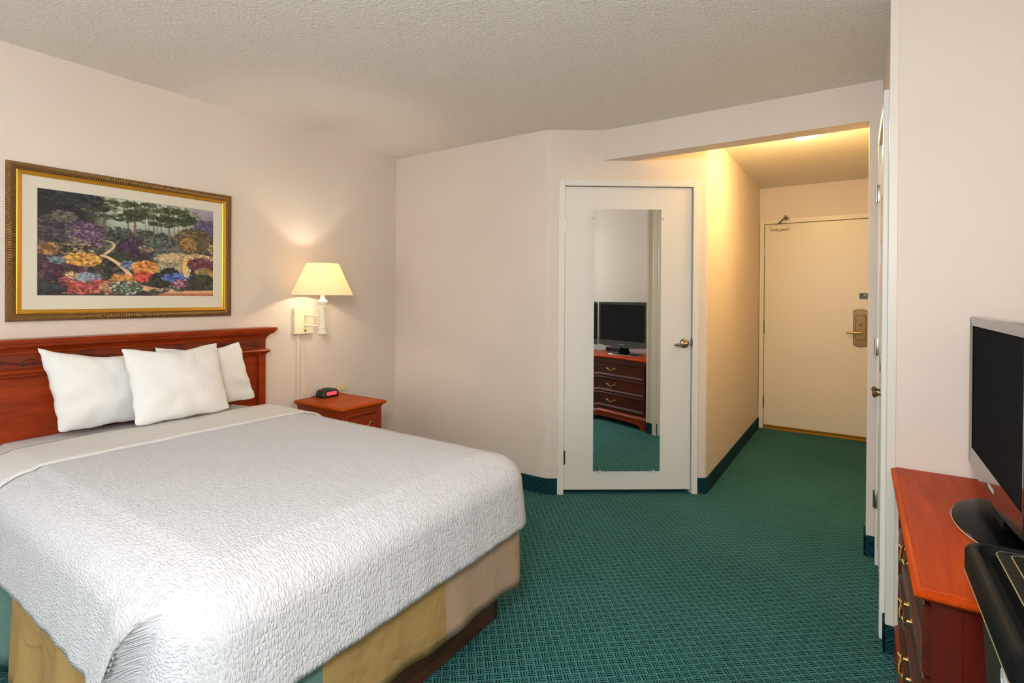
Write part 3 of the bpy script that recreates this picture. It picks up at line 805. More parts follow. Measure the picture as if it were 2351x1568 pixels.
m.build('clock_body', M['clock'], ck, smooth=True, angle=35)
m = MB(); fx = -3.0352
m.box(fx - .002, fx + .0012, 2.290, 2.368, NZT + .017, NZT + .040, .001); m.build('display_window', M['led_back'], ck)
m = MB()
seg = {'1': 'bc', '2': 'abged', ':': '', '0': 'abcdef', '7': 'abc', '5': 'afgcd'}
def digit(ch, y, z, w, h):
    if ch == ':': 
        for zz in (z + h * .3, z + h * .65): m.box(fx + .001, fx + .002, y, y + .0015, zz, zz + .0015)
        return
    S_ = {'a': (y, y + w, z + h - .0012, z + h), 'g': (y, y + w, z + h / 2 - .0006, z + h / 2 + .0006), 'd': (y, y + w, z, z + .0012), 'f': (y, y + .0013, z + h / 2, z + h), 'e': (y, y + .0013, z, z + h / 2), 'b': (y + w - .0013, y + w, z + h / 2, z + h), 'c': (y + w - .0013, y + w, z, z + h / 2)}
    for s_ in seg[ch]: a, b, c_, d_ = S_[s_]; m.box(fx + .001, fx + .002, a, b, c_, d_)
for i, ch in enumerate('12:57'): digit(ch, 2.298 + i * .0135, NZT + .0215, .009, .0145)
m.build('display_digits', M['dark_gap'], ck)
m = MB(); m.box(-3.115, -3.075, 2.305, 2.355, NZT + .054, NZT + .0585, .002); m.build('snooze_button', M['black_satin'], ck)
m = MB(); m.tube([(-3.13, 2.29, NZT + .012), (-3.145, 2.275, NZT + .006), (-3.152, 2.25, NZT + .004)], .0025, 6); m.build('power_cord', M['clock'], ck)

# outlet on the wall behind the clock
ot = thing('electrical_outlet', (XL, 2.52, .60), 'almond outlet plate on the wall above the nightstand corner', 'outlet')
m = MB(); m.box(XL, XL + .006, 2.463, 2.562, .622, .668, .002); m.build('cover_plate', M['outlet'], ot)
m = MB(); m.box(XL + .006, XL + .010, 2.49, 2.53, .630, .655, .002); m.build('receptacle', M['outlet'], ot)

# ------------------------------------------------------------------ wall lamp
LX, LY = -2.952, 2.188
lamp = thing('wall_lamp', (XL, 2.2, 1.05), 'cream swing-arm wall lamp, lit, with a pale yellow cone shade', 'lamp')
m = MB(); m.box(XL, XL + .030, 2.112, 2.258, 1.060, 1.237, .003); m.build('wall_plate', M['lamp_plate'], lamp)
for z in (1.188, 1.119):
    m = MB(); m.tube([(XL + .030, 2.190, z), (XL + .050, 2.190, z)], .007, 12); m.lathe((XL + .055, 2.190, z - .011), [(.001, 0), (.007, .002), (.007, .020), (.001, .022)], 12)
    m.tube([(XL + .055, 2.190, z), (LX, LY, z - .002)], .0048, 12); m.build('swing_arm', M['lamp_white'], lamp, smooth=True)
m = MB(); m.lathe((XL + .030, 2.190, 1.083), [(.001, 0), (.006, 0), (.005, .003), (.003, .004), (.0025, .014), (.001, .015)], 10, 'X'); m.build('switch', M['hinge_dark'], lamp, smooth=True)
for z in (1.10, 1.20):
    m = MB(); m.lathe((XL + .016, 2.112, z), [(.001, 0), (.003, 0), (.002, -.0015), (.001, -.002)], 8, 'Y'); m.build('screw', M['hinge_dark'], lamp)
z0 = 1.034
m = MB()
m.lathe((LX, LY, 0), [(.001, z0 - .002), (.003, z0 + .006), (.0065, z0 + .012), (.0045, z0 + .016), (.012, z0 + .020), (.025, z0 + .028), (.0335, z0 + .038), (.033, z0 + .042), (.027, z0 + .048), (.0285, z0 + .054), (.024, z0 + .060), (.0265, z0 + .070), (.026, z0 + .078), (.0225, z0 + .082),
    (.0225, z0 + .196), (.024, z0 + .202), (.0245, z0 + .210), (.0265, z0 + .214), (.024, z0 + .219), (.0275, z0 + .226), (.028, z0 + .232), (.0305, z0 + .236), (.033, z0 + .247), (.030, z0 + .254), (.020, z0 + .262), (.0145, z0 + .272), (.013, z0 + .280), (.013, z0 + .300), (.010, z0 + .305), (.008, z0 + .36), (.001, z0 + .362)], 32)
m.build('candle_body', M['lamp_white'], lamp, smooth=True, angle=35)
m = MB(); m.lathe((LX, LY, 0), [(.180 * 1.08, 1.325), (.101, 1.532), (.0995, 1.532), (.180 * 1.08 - .0015, 1.325)], 64, caps=False)
n = 64; m.f += [(k, (k + 1) % n, 3 * n + (k + 1) % n, 3 * n + k) for k in range(n)]; m.mi += [0] * n
m.build('lamp_shade', M['shade'], lamp, smooth=True, angle=50)
m = MB()
for a in range(3):
    t = a * 2 * PI / 3 + .4; m.tube([(LX + .006 * math.cos(t), LY + .006 * math.sin(t), 1.528), (LX + .100 * math.cos(t), LY + .100 * math.sin(t), 1.528)], .0012, 6)
m.lathe((LX, LY, 1.524), [(.006, 0), (.006, .010), (.004, .014), (.0045, .020), (.001, .024)], 10)
m.tube([(LX + .012, LY, 1.36), (LX + .05, LY, 1.42), (LX + .04, LY, 1.50), (LX + .003, LY, 1.526)], .0012, 6); m.tube([(LX - .012, LY, 1.36), (LX - .05, LY, 1.42), (LX - .04, LY, 1.50), (LX - .003, LY, 1.526)], .0012, 6)
m.build('shade_harp', M['brass'], lamp)
m = MB(); m.lathe((LX, LY, 0), [(.001, 1.392), (.013, 1.394), (.014, 1.405), (.022, 1.425), (.029, 1.445), (.030, 1.458), (.024, 1.475), (.010, 1.486), (.001, 1.488)], 20); blb = m.build('light_bulb', M['bulb'], lamp, smooth=True)
# cord channel
m = MB(); m.box(XL, XL + .012, 2.143, 2.165, .10, 1.060, .003)
m.build('cord_cover', M['cord'], None, label='thin cream cord channel running down from the wall lamp', category='cord cover')

# ------------------------------------------------------------------ framed picture
pc = thing('framed_picture', (XL, 1.197, 1.2), 'large gold framed garden landscape print above the headboard', 'picture')
PY0, PY1, PZ0, PZ1 = .694, 1.694, 1.197, 1.918
fw = .052
def frame_side(mb, a, b, horiz, inner_sign, rib=.0062):
    """ribbed mitred side. a,b = outer corner coordinates along the side"""
    pass
m = MB()
prof = [(0.0, .000), (.001, .014), (.005, .021), (.011, .026), (.018, .027), (.025, .025), (.031, .020), (.034, .014)]   # (inset, height)
def ring_pt(side, s_, i, hgt):
    # side 0 bottom,1 right,2 top,3 left ; s_ in 0..1 along the mitred side
    y0_, y1_, z0_, z1_ = PY0 + i, PY1 - i, PZ0 + i, PZ1 - i
    if side == 0: return (XL + .002 + hgt, y0_ + (y1_ - y0_) * s_, z0_)
    if side == 1: return (XL + .002 + hgt, y1_, z0_ + (z1_ - z0_) * s_)
    if side == 2: return (XL + .002 + hgt, y1_ + (y0_ - y1_) * s_, z1_)
    return (XL + .002 + hgt, y0_, z1_ + (z0_ - z1_) * s_)
for side in range(4):
    nr = int(((PY1 - PY0) if side % 2 == 0 else (PZ1 - PZ0)) / .0075)
    for r in range(nr):
        for part, (ta, tb, dh, mi_) in enumerate(((0, .55, 0, 0), (.55, 1.0, -.0025, 1))):
            sa, sb = (r + ta) / nr, (r + tb) / nr
            m.cur = mi_
            A = [ring_pt(side, sa, i, max(0, h + dh)) for i, h in prof]; Bm = [ring_pt(side, (sa + sb) / 2, i, max(0, h + dh + (.0012 if part == 0 else 0))) for i, h in prof]; B = [ring_pt(side, sb, i, max(0, h + dh)) for i, h in prof]
            m.grid([A, Bm, B])
m.build('outer_frame', [M['gold_rib'], M['gold_dark']], pc, smooth=True, angle=50)
m = MB()
def lpp(i, h): return [(XL + .002 + h, PY0 + i, PZ0 + i), (XL + .002 + h, PY1 - i, PZ0 + i), (XL + .002 + h, PY1 - i, PZ1 - i), (XL + .002 + h, PY0 + i, PZ1 - i)]
m.rings([lpp(.034, .002), lpp(.034, .0155), lpp(.037, .0165), lpp(.040, .0135), lpp(.049, .0115), lpp(.053, .009), lpp(.053, .004)], False, False)
m.build('inner_frame', M['gold'], pc, smooth=False)
m = MB()
AY0, AY1, AZ0, AZ1 = .803, 1.592, 1.316, 1.812
def lm(y0, y1, z0, z1, h): return [(XL + .002 + h, y0, z0), (XL + .002 + h, y1, z0), (XL + .002 + h, y1, z1), (XL + .002 + h, y0, z1)]
m.rings([lm(PY0 + .045, PY1 - .045, PZ0 + .045, PZ1 - .045, .006), lm(AY0 - .002, AY1 + .002, AZ0 - .002, AZ1 + .002, .006), lm(AY0, AY1, AZ0, AZ1, .004)], False, False)
m.build('mat_board', M['mat'], pc)
# the print: painted as colour on a fine grid
PW, PH = 380, 240
img = np.zeros((PH, PW, 3), float); yy_, xx_ = np.mgrid[0:PH, 0:PW]; fx_ = xx_ / PW; fy_ = yy_ / PH
rs_ = np.random.RandomState(11)
def col(*c): return np.array(c, float)
img[:] = col(58, 52, 54)
sky = np.clip((1 - np.abs(fx_ - .58) / .42) * 1.8, 0, 1)[..., None] * np.clip(1.5 - fy_ * 2.6, 0, 1)[..., None]
img[:] = img * (1 - sky) + col(186, 198, 178) * sky
rgt = (np.clip((fx_ - .82) / .1, 0, 1) * np.clip(1 - fy_ / .32, 0, 1))[..., None]; img[:] = img * (1 - rgt) + col(158, 148, 160) * rgt
lf = (np.clip((.33 - fx_) / .12, 0, 1) * np.clip(1 - (fy_ - .3) / .2, 0, 1))[..., None]; img[:] = img * (1 - lf) + col(34, 32, 38) * lf
mist = (np.exp(-((fy_ - .40) / .09) ** 2) * np.clip(1 - np.abs(fx_ - .62) / .3, 0, 1))[..., None]; img[:] = img * (1 - mist) + col(120, 128, 136) * mist
def dab(cx, cy, rx, ry, ang, c, al=.85):
    x0, x1 = int(max(0, (cx - rx - ry) * PW)), int(min(PW, (cx + rx + ry) * PW + 2)); y0, y1 = int(max(0, (cy - rx * 1.6 - ry * 1.6) * PH)), int(min(PH, (cy + rx * 1.6 + ry * 1.6) * PH + 2))
    if x1 <= x0 or y1 <= y0: return
    X = fx_[y0:y1, x0:x1] - cx; Y = (fy_[y0:y1, x0:x1] - cy) * PH / PW
    u = X * math.cos(ang) + Y * math.sin(ang); v = -X * math.sin(ang) + Y * math.cos(ang)
    k = np.clip(1.6 * (1 - (u / rx) ** 2 - (v / ry) ** 2), 0, 1)[..., None] * al
    img[y0:y1, x0:x1] = img[y0:y1, x0:x1] * (1 - k) + c * k
def cluster(cx, cy, rx, ry, cols, n, sz=.012, al=.85, flat_=1.6):
    sz *= .62; n = int(n * 2.3); rx *= 1.12; ry *= 1.12; cols = list(cols) + [tuple(v * .62 for v in cols[0])]
    for _ in range(n):
        a = rs_.uniform(0, 2 * PI); r = rs_.uniform(0, 1) ** .62; x = cx + rx * r * math.cos(a); y = cy + ry * r * math.sin(a)
        c = np.array(cols[rs_.randint(len(cols))], float) * rs_.uniform(.82, 1.15); s_ = sz * rs_.uniform(.5, 1.4)
        dab(x, y, s_ * flat_, s_, rs_.uniform(-.6, .6), np.clip(c, 0, 255), al)
def stroke(pts, w0, w1, c, al=.9, jit=.004):
    for i in range(len(pts) - 1):
        (xa, ya), (xb, yb) = pts[i], pts[i + 1]; L_ = math.hypot(xb - xa, yb - ya); n_ = max(2, int(L_ / .004))
        for k in range(n_):
            t = k / n_; T = (i + t) / (len(pts) - 1); w = w0 + (w1 - w0) * T
            dab(xa + (xb - xa) * t + rs_.uniform(-jit, jit) * .3, ya + (yb - ya) * t, w, w * .8, 0, np.clip(np.array(c, float) * rs_.uniform(.88, 1.1), 0, 255), al)
# distant trees and mid bushes
cluster(.45, .40, .30, .09, [(58, 66, 56), (70, 82, 72), (44, 48, 44), (88, 96, 96)], 420, .012)
cluster(.55, .10, .33, .12, [(116, 112, 84), (96, 98, 74), (134, 128, 100), (70, 74, 56)], 260, .010, .6)
for x, w_, c in ((.235, .0075, (66, 46, 44)), (.265, .005, (54, 40, 42)), (.325, .009, (112, 78, 62)), (.455, .005, (96, 74, 62)), (.495, .009, (120, 88, 72)), (.555, .003, (92, 80, 72)), (.575, .003, (84, 72, 66)), (.605, .0055, (104, 80, 68)), (.625, .003, (92, 72, 62)), (.65, .003, (92, 72, 62)), (.70, .007, (110, 92, 82)), (.735, .003, (80, 70, 64)), (.76, .003, (80, 66, 58))):
    stroke([(x - .004, .0), (x, .2), (x + .004, .43 if w_ > .006 else .38)], w_ * .8, w_, c)
for cx_ in (.33, .46, .51, .60, .68, .74, .80):
    for q_ in range(5): cluster(cx_ + rs_.uniform(-.04, .04), .04 + q_ * .045 + rs_.uniform(-.02, .02), .045, .018, [(62, 70, 48), (44, 52, 38), (86, 88, 60), (110, 108, 78)], 16, .009, .8, 2.4)
for _ in range(90):
    x = rs_.uniform(.30, .85); y = rs_.uniform(.0, .24); stroke([(x, y), (x + rs_.uniform(-.03, .03), y - rs_.uniform(.01, .04))], .0012, .0012, (70, 62, 50), .7)
cluster(.30, .13, .05, .02, [(58, 62, 48), (40, 44, 36)], 60, .010); cluster(.50, .14, .06, .02, [(62, 68, 48), (44, 50, 38), (84, 84, 60)], 110, .010); cluster(.70, .16, .07, .02, [(56, 66, 46), (72, 82, 58), (44, 52, 38)], 110, .010); cluster(.82, .14, .06, .05, [(60, 76, 52), (48, 62, 42)], 60, .010)
cluster(.14, .05, .16, .07, [(40, 46, 48), (30, 32, 38), (56, 60, 52)], 130, .014)
cluster(.95, .22, .07, .09, [(84, 78, 110), (100, 92, 124), (70, 66, 96)], 110, .012)
cluster(.87, .38, .12, .13, [(120, 98, 66), (104, 92, 62), (66, 58, 46), (84, 74, 56)], 280, .013)
cluster(.83, .42, .05, .07, [(164, 126, 70), (146, 108, 58)], 60, .010)
cluster(.99, .45, .02, .05, [(190, 164, 110)], 14, .012)
# sand and grass
cluster(.40, .50, .09, .05, [(96, 100, 74), (110, 104, 80)], 80, .014)
cluster(.75, .58, .17, .05, [(96, 112, 94), (112, 118, 98)], 120, .016)
cluster(.84, .59, .20, .055, [(196, 164, 122), (206, 178, 138), (180, 148, 110)], 240, .016)
cluster(.70, .70, .10, .06, [(140, 134, 108), (166, 150, 116)], 120, .012)
for _ in range(70):
    x = rs_.uniform(.62, .82); stroke([(x, .74), (x + rs_.uniform(-.02, .02), .60)], .0022, .0012, (182, 170, 132), .6)
# bushes left
cluster(.11, .38, .12, .15, [(70, 60, 66), (92, 82, 72), (84, 62, 92), (52, 46, 54)], 340, .012)
cluster(.24, .42, .09, .12, [(110, 84, 118), (132, 104, 134), (84, 58, 92), (138, 126, 88), (60, 48, 60)], 260, .010)
cluster(.12, .24, .06, .05, [(96, 92, 76), (112, 96, 96)], 60, .010)
cluster(.16, .55, .12, .06, [(52, 52, 44), (40, 40, 38), (128, 112, 80), (176, 154, 110)], 150, .010)
cluster(.04, .56, .06, .05, [(168, 124, 70), (120, 84, 60)], 50, .012)
cluster(.50, .52, .09, .12, [(70, 50, 74), (92, 68, 92), (56, 44, 58), (48, 44, 48)], 240, .012)
cluster(.56, .50, .04, .04, [(168, 146, 100), (110, 84, 100)], 26, .009)
cluster(.60, .43, .05, .05, [(92, 106, 92), (110, 122, 104)], 60, .010)
cluster(.40, .62, .08, .06, [(52, 56, 46), (70, 68, 58)], 120, .012)
cluster(.12, .76, .16, .12, [(84, 48, 62), (64, 40, 52), (104, 72, 72), (60, 46, 48)], 340, .014)
cluster(.32, .74, .09, .09, [(48, 46, 42), (66, 62, 56), (96, 88, 84)], 160, .012)
cluster(.22, .645, .09, .055, [(216, 158, 70), (226, 176, 92), (190, 130, 56)], 150, .011)
cluster(.09, .66, .04, .03, [(122, 140, 150)], 24, .010)
stroke([(.34, .445), (.368, .455), (.380, .475), (.375, .51), (.355, .545), (.325, .585)], .005, .010, (206, 174, 132)); stroke([(.31, .595), (.345, .61), (.385, .65), (.41, .68), (.445, .74), (.475, .80), (.49, .86), (.52, .91)], .010, .018, (214, 174, 134))
cluster(.47, .68, .05, .04, [(96, 122, 156), (120, 142, 170), (72, 92, 118)], 70, .010)
cluster(.555, .70, .07, .07, [(222, 146, 66), (232, 168, 90), (206, 120, 54)], 170, .011)
cluster(.545, .80, .055, .05, [(196, 76, 56), (214, 96, 66), (170, 60, 50)], 110, .011)
cluster(.42, .83, .06, .05, [(214, 148, 76), (190, 120, 64)], 80, .011)
cluster(.65, .84, .06, .08, [(44, 46, 42), (60, 66, 56)], 130, .012)
cluster(.71, .74, .05, .04, [(38, 38, 38), (56, 54, 50)], 60, .012)
cluster(.77, .80, .10, .045, [(64, 84, 160), (84, 110, 190), (96, 128, 176)], 150, .010)
cluster(.79, .86, .055, .035, [(142, 72, 118), (170, 92, 130), (196, 150, 140)], 80, .010)
stroke([(.815, .60), (.80, .70), (.81, .78)], .018, .012, (224, 170, 84), .7); cluster(.825, .70, .018, .07, [(230, 220, 200), (226, 180, 96)], 40, .007)
cluster(.92, .64, .09, .06, [(104, 56, 66), (126, 70, 76), (84, 50, 60)], 150, .012)
cluster(.94, .74, .06, .05, [(188, 142, 72), (170, 120, 60), (96, 110, 112)], 90, .011)
cluster(.92, .86, .10, .09, [(58, 60, 50), (74, 72, 58), (44, 44, 42)], 200, .013)
cluster(.20, .90, .13, .075, [(190, 92, 80), (170, 66, 66), (206, 120, 100), (150, 60, 62)], 260, .012)
cluster(.24, .82, .07, .04, [(150, 164, 176), (130, 146, 160)], 60, .010); cluster(.16, .80, .03, .03, [(222, 184, 130)], 24, .009)
cluster(.36, .92, .05, .06, [(170, 120, 90), (190, 140, 104)], 70, .012)
cluster(.06, .92, .07, .08, [(64, 46, 56), (52, 60, 60)], 90, .013)
stroke([(.50, .90), (.58, .93), (.70, .965), (.85, .975), (1.0, .97)], .020, .030, (206, 154, 110)); stroke([(.6, .985), (.8, .99), (1.0, .99)], .012, .016, (168, 100, 78))
cluster(.45, .92, .08, .06, [(84, 96, 78), (120, 130, 112), (190, 190, 176), (62, 72, 58)], 170, .010); cluster(.62, .96, .04, .03, [(74, 84, 62)], 40, .009)
cluster(.72, .93, .08, .03, [(70, 66, 58), (190, 172, 150)], 50, .008)
noise_ = rs_.normal(0, 5, (PH, PW, 1)); g_ = img.mean(axis=2, keepdims=True); img = np.clip((g_ + (img - g_) * .95) * 1.04 + 2 + noise_, 0, 255)
m = MB(); vs = []; xg = XL + .002 + .0035
for j in range(PH + 1):
    for i in range(PW + 1): vs.append((xg, AY0 + (AY1 - AY0) * i / PW, AZ1 - (AZ1 - AZ0) * j / PH))
m.v = vs; m.f = [(j * (PW + 1) + i, (j + 1) * (PW + 1) + i, (j + 1) * (PW + 1) + i + 1, j * (PW + 1) + i + 1) for j in range(PH) for i in range(PW)]; m.mi = [0] * len(m.f)
pt = NT('garden_print', 0.45, spec=0.4); at = pt.node('ShaderNodeAttribute', attribute_name='paint'); pt.link(at.outputs['Color'], pt.b.inputs['Base Color'])
po = m.build('garden_print', pt.m, pc); me = po.data
ca = me.color_attributes.new('paint', 'FLOAT_COLOR', 'POINT')
ii = np.clip(np.arange(PH + 1), 0, PH - 1); jj = np.clip(np.arange(PW + 1), 0, PW - 1)
q = img[ii][:, jj] / 255.0; q = np.where(q <= .04045, q / 12.92, ((q + .055) / 1.055) ** 2.4)
rgba = np.ones(((PH + 1) * (PW + 1), 4), np.float32); rgba[:, :3] = q.reshape(-1, 3); ca.data.foreach_set('color', rgba.ravel())

# ------------------------------------------------------------------ dresser
DX0, DX1, DY0, DY1, DZT = .138, .585, 1.452, 2.388, .702
dr = thing('dresser', ((DX0 + DX1) / 2, (DY0 + DY1) / 2, 0), 'cherry wood three-drawer dresser in the nook under the television', 'dresser')
m = MB(); m.box(DX0, DX1, DY0, DY1, .04, DZT - .03, .002)
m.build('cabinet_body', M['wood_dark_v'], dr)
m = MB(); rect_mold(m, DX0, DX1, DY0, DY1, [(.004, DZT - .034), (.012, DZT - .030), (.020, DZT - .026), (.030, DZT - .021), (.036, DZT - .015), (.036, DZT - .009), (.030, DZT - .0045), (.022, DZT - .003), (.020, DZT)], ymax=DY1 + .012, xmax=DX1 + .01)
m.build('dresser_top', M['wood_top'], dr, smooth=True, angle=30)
for xa_, xb_ in ((DX0 - .003, DX0 + .05), (DX1 - .05, DX1)):
    m = MB(); m.box(xa_, xb_, DY0 - .004, DY0, .12, DZT - .034, .001); m.build('side_stile', M['wood_dark_v'], dr)
m = MB()
# bracket plinth: moulding plus cut-out feet on the front
rect_mold(m, DX0, DX1, DY0, DY1, [(.022, .085), (.022, .108), (.018, .114), (.012, .118), (.009, .126), (.004, .130), (.0, .131)], ymax=DY1 + .014, xmax=DX1 + .01)
def foot_front(y0, y1, sg_):
    P = [(y0, 0), (y0 + sg_ * .085, 0), (y0 + sg_ * .095, .03), (y0 + sg_ * .13, .042), (y0 + sg_ * .20, .052), (y1, .055), (y1, .09), (y0, .09)]
    m.prism(P, DX0 - .022, DX0 - .004, 'X')
yc = (DY0 + DY1) / 2
foot_front(DY0 - .022, yc, 1); foot_front(DY1 + .014, yc, -1)
m.prism([(DX0 - .022, 0), (DX1, 0), (DX1, .09), (DX0 - .022, .09)], DY0 - .022, DY0 - .004, 'Y')
m.build('plinth', M['wood'], dr, smooth=True, angle=30)
dh = (DZT - .055 - .150) / 3
for k in range(3):
    z0 = .148 + k * dh
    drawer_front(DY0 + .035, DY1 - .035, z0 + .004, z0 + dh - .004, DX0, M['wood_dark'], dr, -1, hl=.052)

# ------------------------------------------------------------------ television
TX, TY0, TY1, TZ0, TZ1 = .300, 1.560, 2.245, .775, 1.270
tv = thing('television', (TX + .04, 1.90, DZT), 'black flat-screen television on the dresser in the nook', 'television')
def outline(i, x, nb=24):
    y0, y1, z0, z1 = TY0 + i, TY1 - i, TZ0 + i, TZ1 - i
    P = []; r = max(.002, .010 - i * .3)
    for cy_, cz_, a0 in ((y1 - r, z1 - r, 0), (y0 + r, z1 - r, 90)):
        for k in range(4): a = math.radians(a0 + 90 * k / 3); P.append((x, cy_ + r * math.cos(a), cz_ + r * math.sin(a)))
    for k in range(nb + 1):
        t = k / nb; P.append((x, y0 + (y1 - y0) * t, z0 + .022 * (2 * t - 1) ** 2))
    return P
m = MB(); m.rings([outline(.03, TX + .075), outline(.012, TX + .05), outline(.0, TX + .040), outline(0, TX + .004), outline(.003, TX)], True, False)
# front bezel: bridge the outline to the screen opening
SY0, SY1, SZ0, SZ1 = TY0 + .030, TY1 - .030, TZ0 + .075, TZ1 - .030
O = outline(.003, TX); I = []
for p in O: I.append((TX + .0035, min(max(p[1], SY0), SY1), SZ0 if p[2] < TZ0 + .06 else min(max(p[2], SZ0), SZ1)))
m.rings([O, I, [(TX + .008, p[1], p[2]) for p in I]], False, False)
m.build('tv_bezel', M['bezel'], tv, smooth=True, angle=35)
m = MB(); m.box(TX + .007, TX + .012, SY0 - .002, SY1 + .002, SZ0 - .002, SZ1 + .002); m.build('tv_screen', M['screen'], tv)
cv = bpy.data.curves.new('brand_mark', 'FONT'); cv.body = 'SAMSUNG'; cv.size = .016; cv.extrude = .0004; cv.align_x = 'CENTER'
bo_ = bpy.data.objects.new('brand_mark', cv); C.objects.link(bo_)
dg = bpy.context.evaluated_depsgraph_get(); me_ = bpy.data.meshes.new_from_object(bo_.evaluated_get(dg)); bpy.data.objects.remove(bo_)
bo_ = bpy.data.objects.new('brand_mark', me_); C.objects.link(bo_); me_.materials.append(M['silver'])
R_ = Matrix(((0, 0, -1, TX + .0012), (-1, 0, 0, 1.905), (0, 1, 0, TZ0 + .030), (0, 0, 0, 1))); me_.transform(R_)
me_.transform(Matrix.Translation(-Vector(tv.location))); bo_.parent = tv
# stand
m = MB()
def ell(z, s_): return [(TX + .045 + .125 * s_ * math.cos(2 * PI * k / 56), 1.905 + .235 * s_ * math.sin(2 * PI * k / 56), z) for k in range(56)]
m.rings([ell(DZT + .010, .985), ell(DZT + .014, .97), ell(DZT + .0175, .90), ell(DZT + .022, .35)]); m.build('stand_base', M['black'], tv, smooth=True, angle=30)
m = MB(); m.rings([ell(DZT + .0, .985), ell(DZT + .001, 1.0), ell(DZT + .009, 1.0), ell(DZT + .0105, .987)]); m.build('base_rim', M['chrome'], tv, smooth=True, angle=30)
m = MB(); m.rings([[(TX + .045 + .03 * c_, 1.905 + .06 * s_, DZT + .018) for c_, s_ in ((-1, -1), (1, -1), (1, 1), (-1, 1))], [(TX + .045 + .022 * c_, 1.905 + .045 * s_, DZT + .05) for c_, s_ in ((-1, -1), (1, -1), (1, 1), (-1, 1))], [(TX + .045 + .022 * c_, 1.905 + .045 * s_, TZ0 + .06) for c_, s_ in ((-1, -1), (1, -1), (1, 1), (-1, 1))]])
m.build('stand_neck', M['black'], tv)
# cable box behind the television
cb_ = thing('cable_box', (.534, 1.64, DZT), 'flat black box on the dresser behind the near end of the television', 'cable box')
m = MB(); m.box(.49, .578, 1.50, 1.76, DZT + .004, DZT + .046, .003); m.build('casing', M['black_satin'], cb_)
for y in (1.52, 1.74):
    for x in (.50, .565):
        m = MB(); m.lathe((x, y, DZT), [(.008, 0), (.008, .005)], 10); m.build('foot', M['black_satin'], cb_)

# ------------------------------------------------------------------ bin
wb = thing('waste_bin', (.33, 1.12, 0), 'dark green bin with a glossy black lid at the near end of the dresser', 'bin')
BXA, BXB, BYA, BYB, BZT = .172, .50, .925, 1.355, .855
def rr(x0, x1, y0, y1, z, r, dz=None):
    P = []
    for cx, cy, a0 in ((x1 - r, y1 - r, 0), (x0 + r, y1 - r, 90), (x0 + r, y0 + r, 180), (x1 - r, y0 + r, 270)):
        for k in range(7):
            a = math.radians(a0 + 90 * k / 6); P.append((cx + r * math.cos(a), cy + r * math.sin(a), z))
    return P
m = MB(); m.rings([rr(BXA + .075, BXB - .07, BYA + .07, BYB - .07, 0, .03), rr(BXA + .032, BXB - .03, BYA + .04, BYB - .035, .55, .03), rr(BXA + .020, BXB - .015, BYA + .03, BYB - .025, BZT - .035, .03)]); m.build('bin_body', M['bin_green'], wb, smooth=True, angle=35)
m = MB()
m.rings([rr(BXA + .004, BXB - .004, BYA + .004, BYB - .004, BZT - .052, .035), rr(BXA, BXB, BYA, BYB, BZT - .046, .038), rr(BXA, BXB, BYA, BYB, BZT - .010, .038), rr(BXA + .004, BXB - .004, BYA + .004, BYB - .004, BZT - .003, .036), rr(BXA + .010, BXB - .010, BYA + .010, BYB - .010, BZT, .032),
    rr(BXA + .018, BXB - .018, BYA + .018, BYB - .018, BZT, .026), rr(BXA + .024, BXB - .024, BYA + .024, BYB - .024, BZT - .018, .022), rr(BXA + .036, BXB - .036, BYA + .036, BYB - .036, BZT - .020, .02), rr(BXA + .042, BXB - .04, BYA + .040, BYB - .04, BZT + .002, .02), rr(BXA + .060, BXB - .06, BYA + .06, BYB - .06, BZT + .006, .015)])
lid = m.build('bin_lid', M['bin_lid'], wb, smooth=True, angle=35)
for i_, z_, r_ in ((0, BZT - .048, .038), (.0415, BZT + .0015, .02), (.060, BZT + .0055, .015)):
    m = MB(); P = rr(BXA + i_, BXB - i_, BYA + i_, BYB - i_, z_, r_); m.tube(P + [P[0], P[1]], .0011, 6, cap=False); o = m.build('lid_seam', M['rim_line'], None); o.parent = lid
m = MB()
xe_ = lambda z: BXA + .020 + (.012) * (BZT - .035 - z) / .27 - .001
for (ya, za, yb_, zb, r0) in ((1.108, .765, 1.075, .690, .0045),):
    m.tube([(xe_(za), ya, za), (xe_(zb), yb_, zb)], r0, 8)
m.tube([(xe_(.735), 1.13, .735), (xe_(.71), 1.138, .715), (xe_(.70), 1.125, .70), (xe_(.69), 1.14, .685)], .002, 6)
m.build('side_emblem', M['silver'], wb)

# ------------------------------------------------------------------ hall ceiling light
hl = thing('ceiling_light', (-.30, 3.85, H), 'flush dome ceiling light in the hall just behind the dropped header', 'light')
m = MB(); m.lathe((-.30, 3.85, 0), [(.001, H), (.13, H), (.13, H - .02), (.12, H - .024)], 32); m.build('light_base', M['brass'], hl, smooth=True, angle=30)
m = MB(); m.lathe((-.30, 3.85, 0), [(.12, H - .02), (.118, H - .035), (.10, H - .06), (.06, H - .082), (.001, H - .09)], 32); m.build('glass_dome', M['dome'], hl, smooth=True)

# ------------------------------------------------------------------ added floor lamp, out of view, carries fill light
fl = thing('added_floor_lamp', (-1.9, -.6, 0), 'added brass torchiere behind the camera, unseen holder for fill light', 'lamp')
m = MB(); m.lathe((-1.9, -.6, 0), [(.001, 0), (.14, 0), (.14, .015), (.10, .03), (.02, .04), (.001, .041)], 32); m.build('added_lamp_base', M['brass'], fl, smooth=True, angle=30)
m = MB(); m.lathe((-1.9, -.6, 0), [(.001, .03), (.012, .03), (.012, 1.72), (.001, 1.73)], 16); m.build('added_lamp_pole', M['brass'], fl, smooth=True, angle=30)
m = MB(); m.lathe((-1.9, -.6, 0), [(.015, 1.70), (.06, 1.715), (.11, 1.75), (.14, 1.80), (.137, 1.80), (.105, 1.754), (.055, 1.72), (.015, 1.706)], 32, caps=False); m.build('added_lamp_bowl', M['lamp_white'], fl, smooth=True)

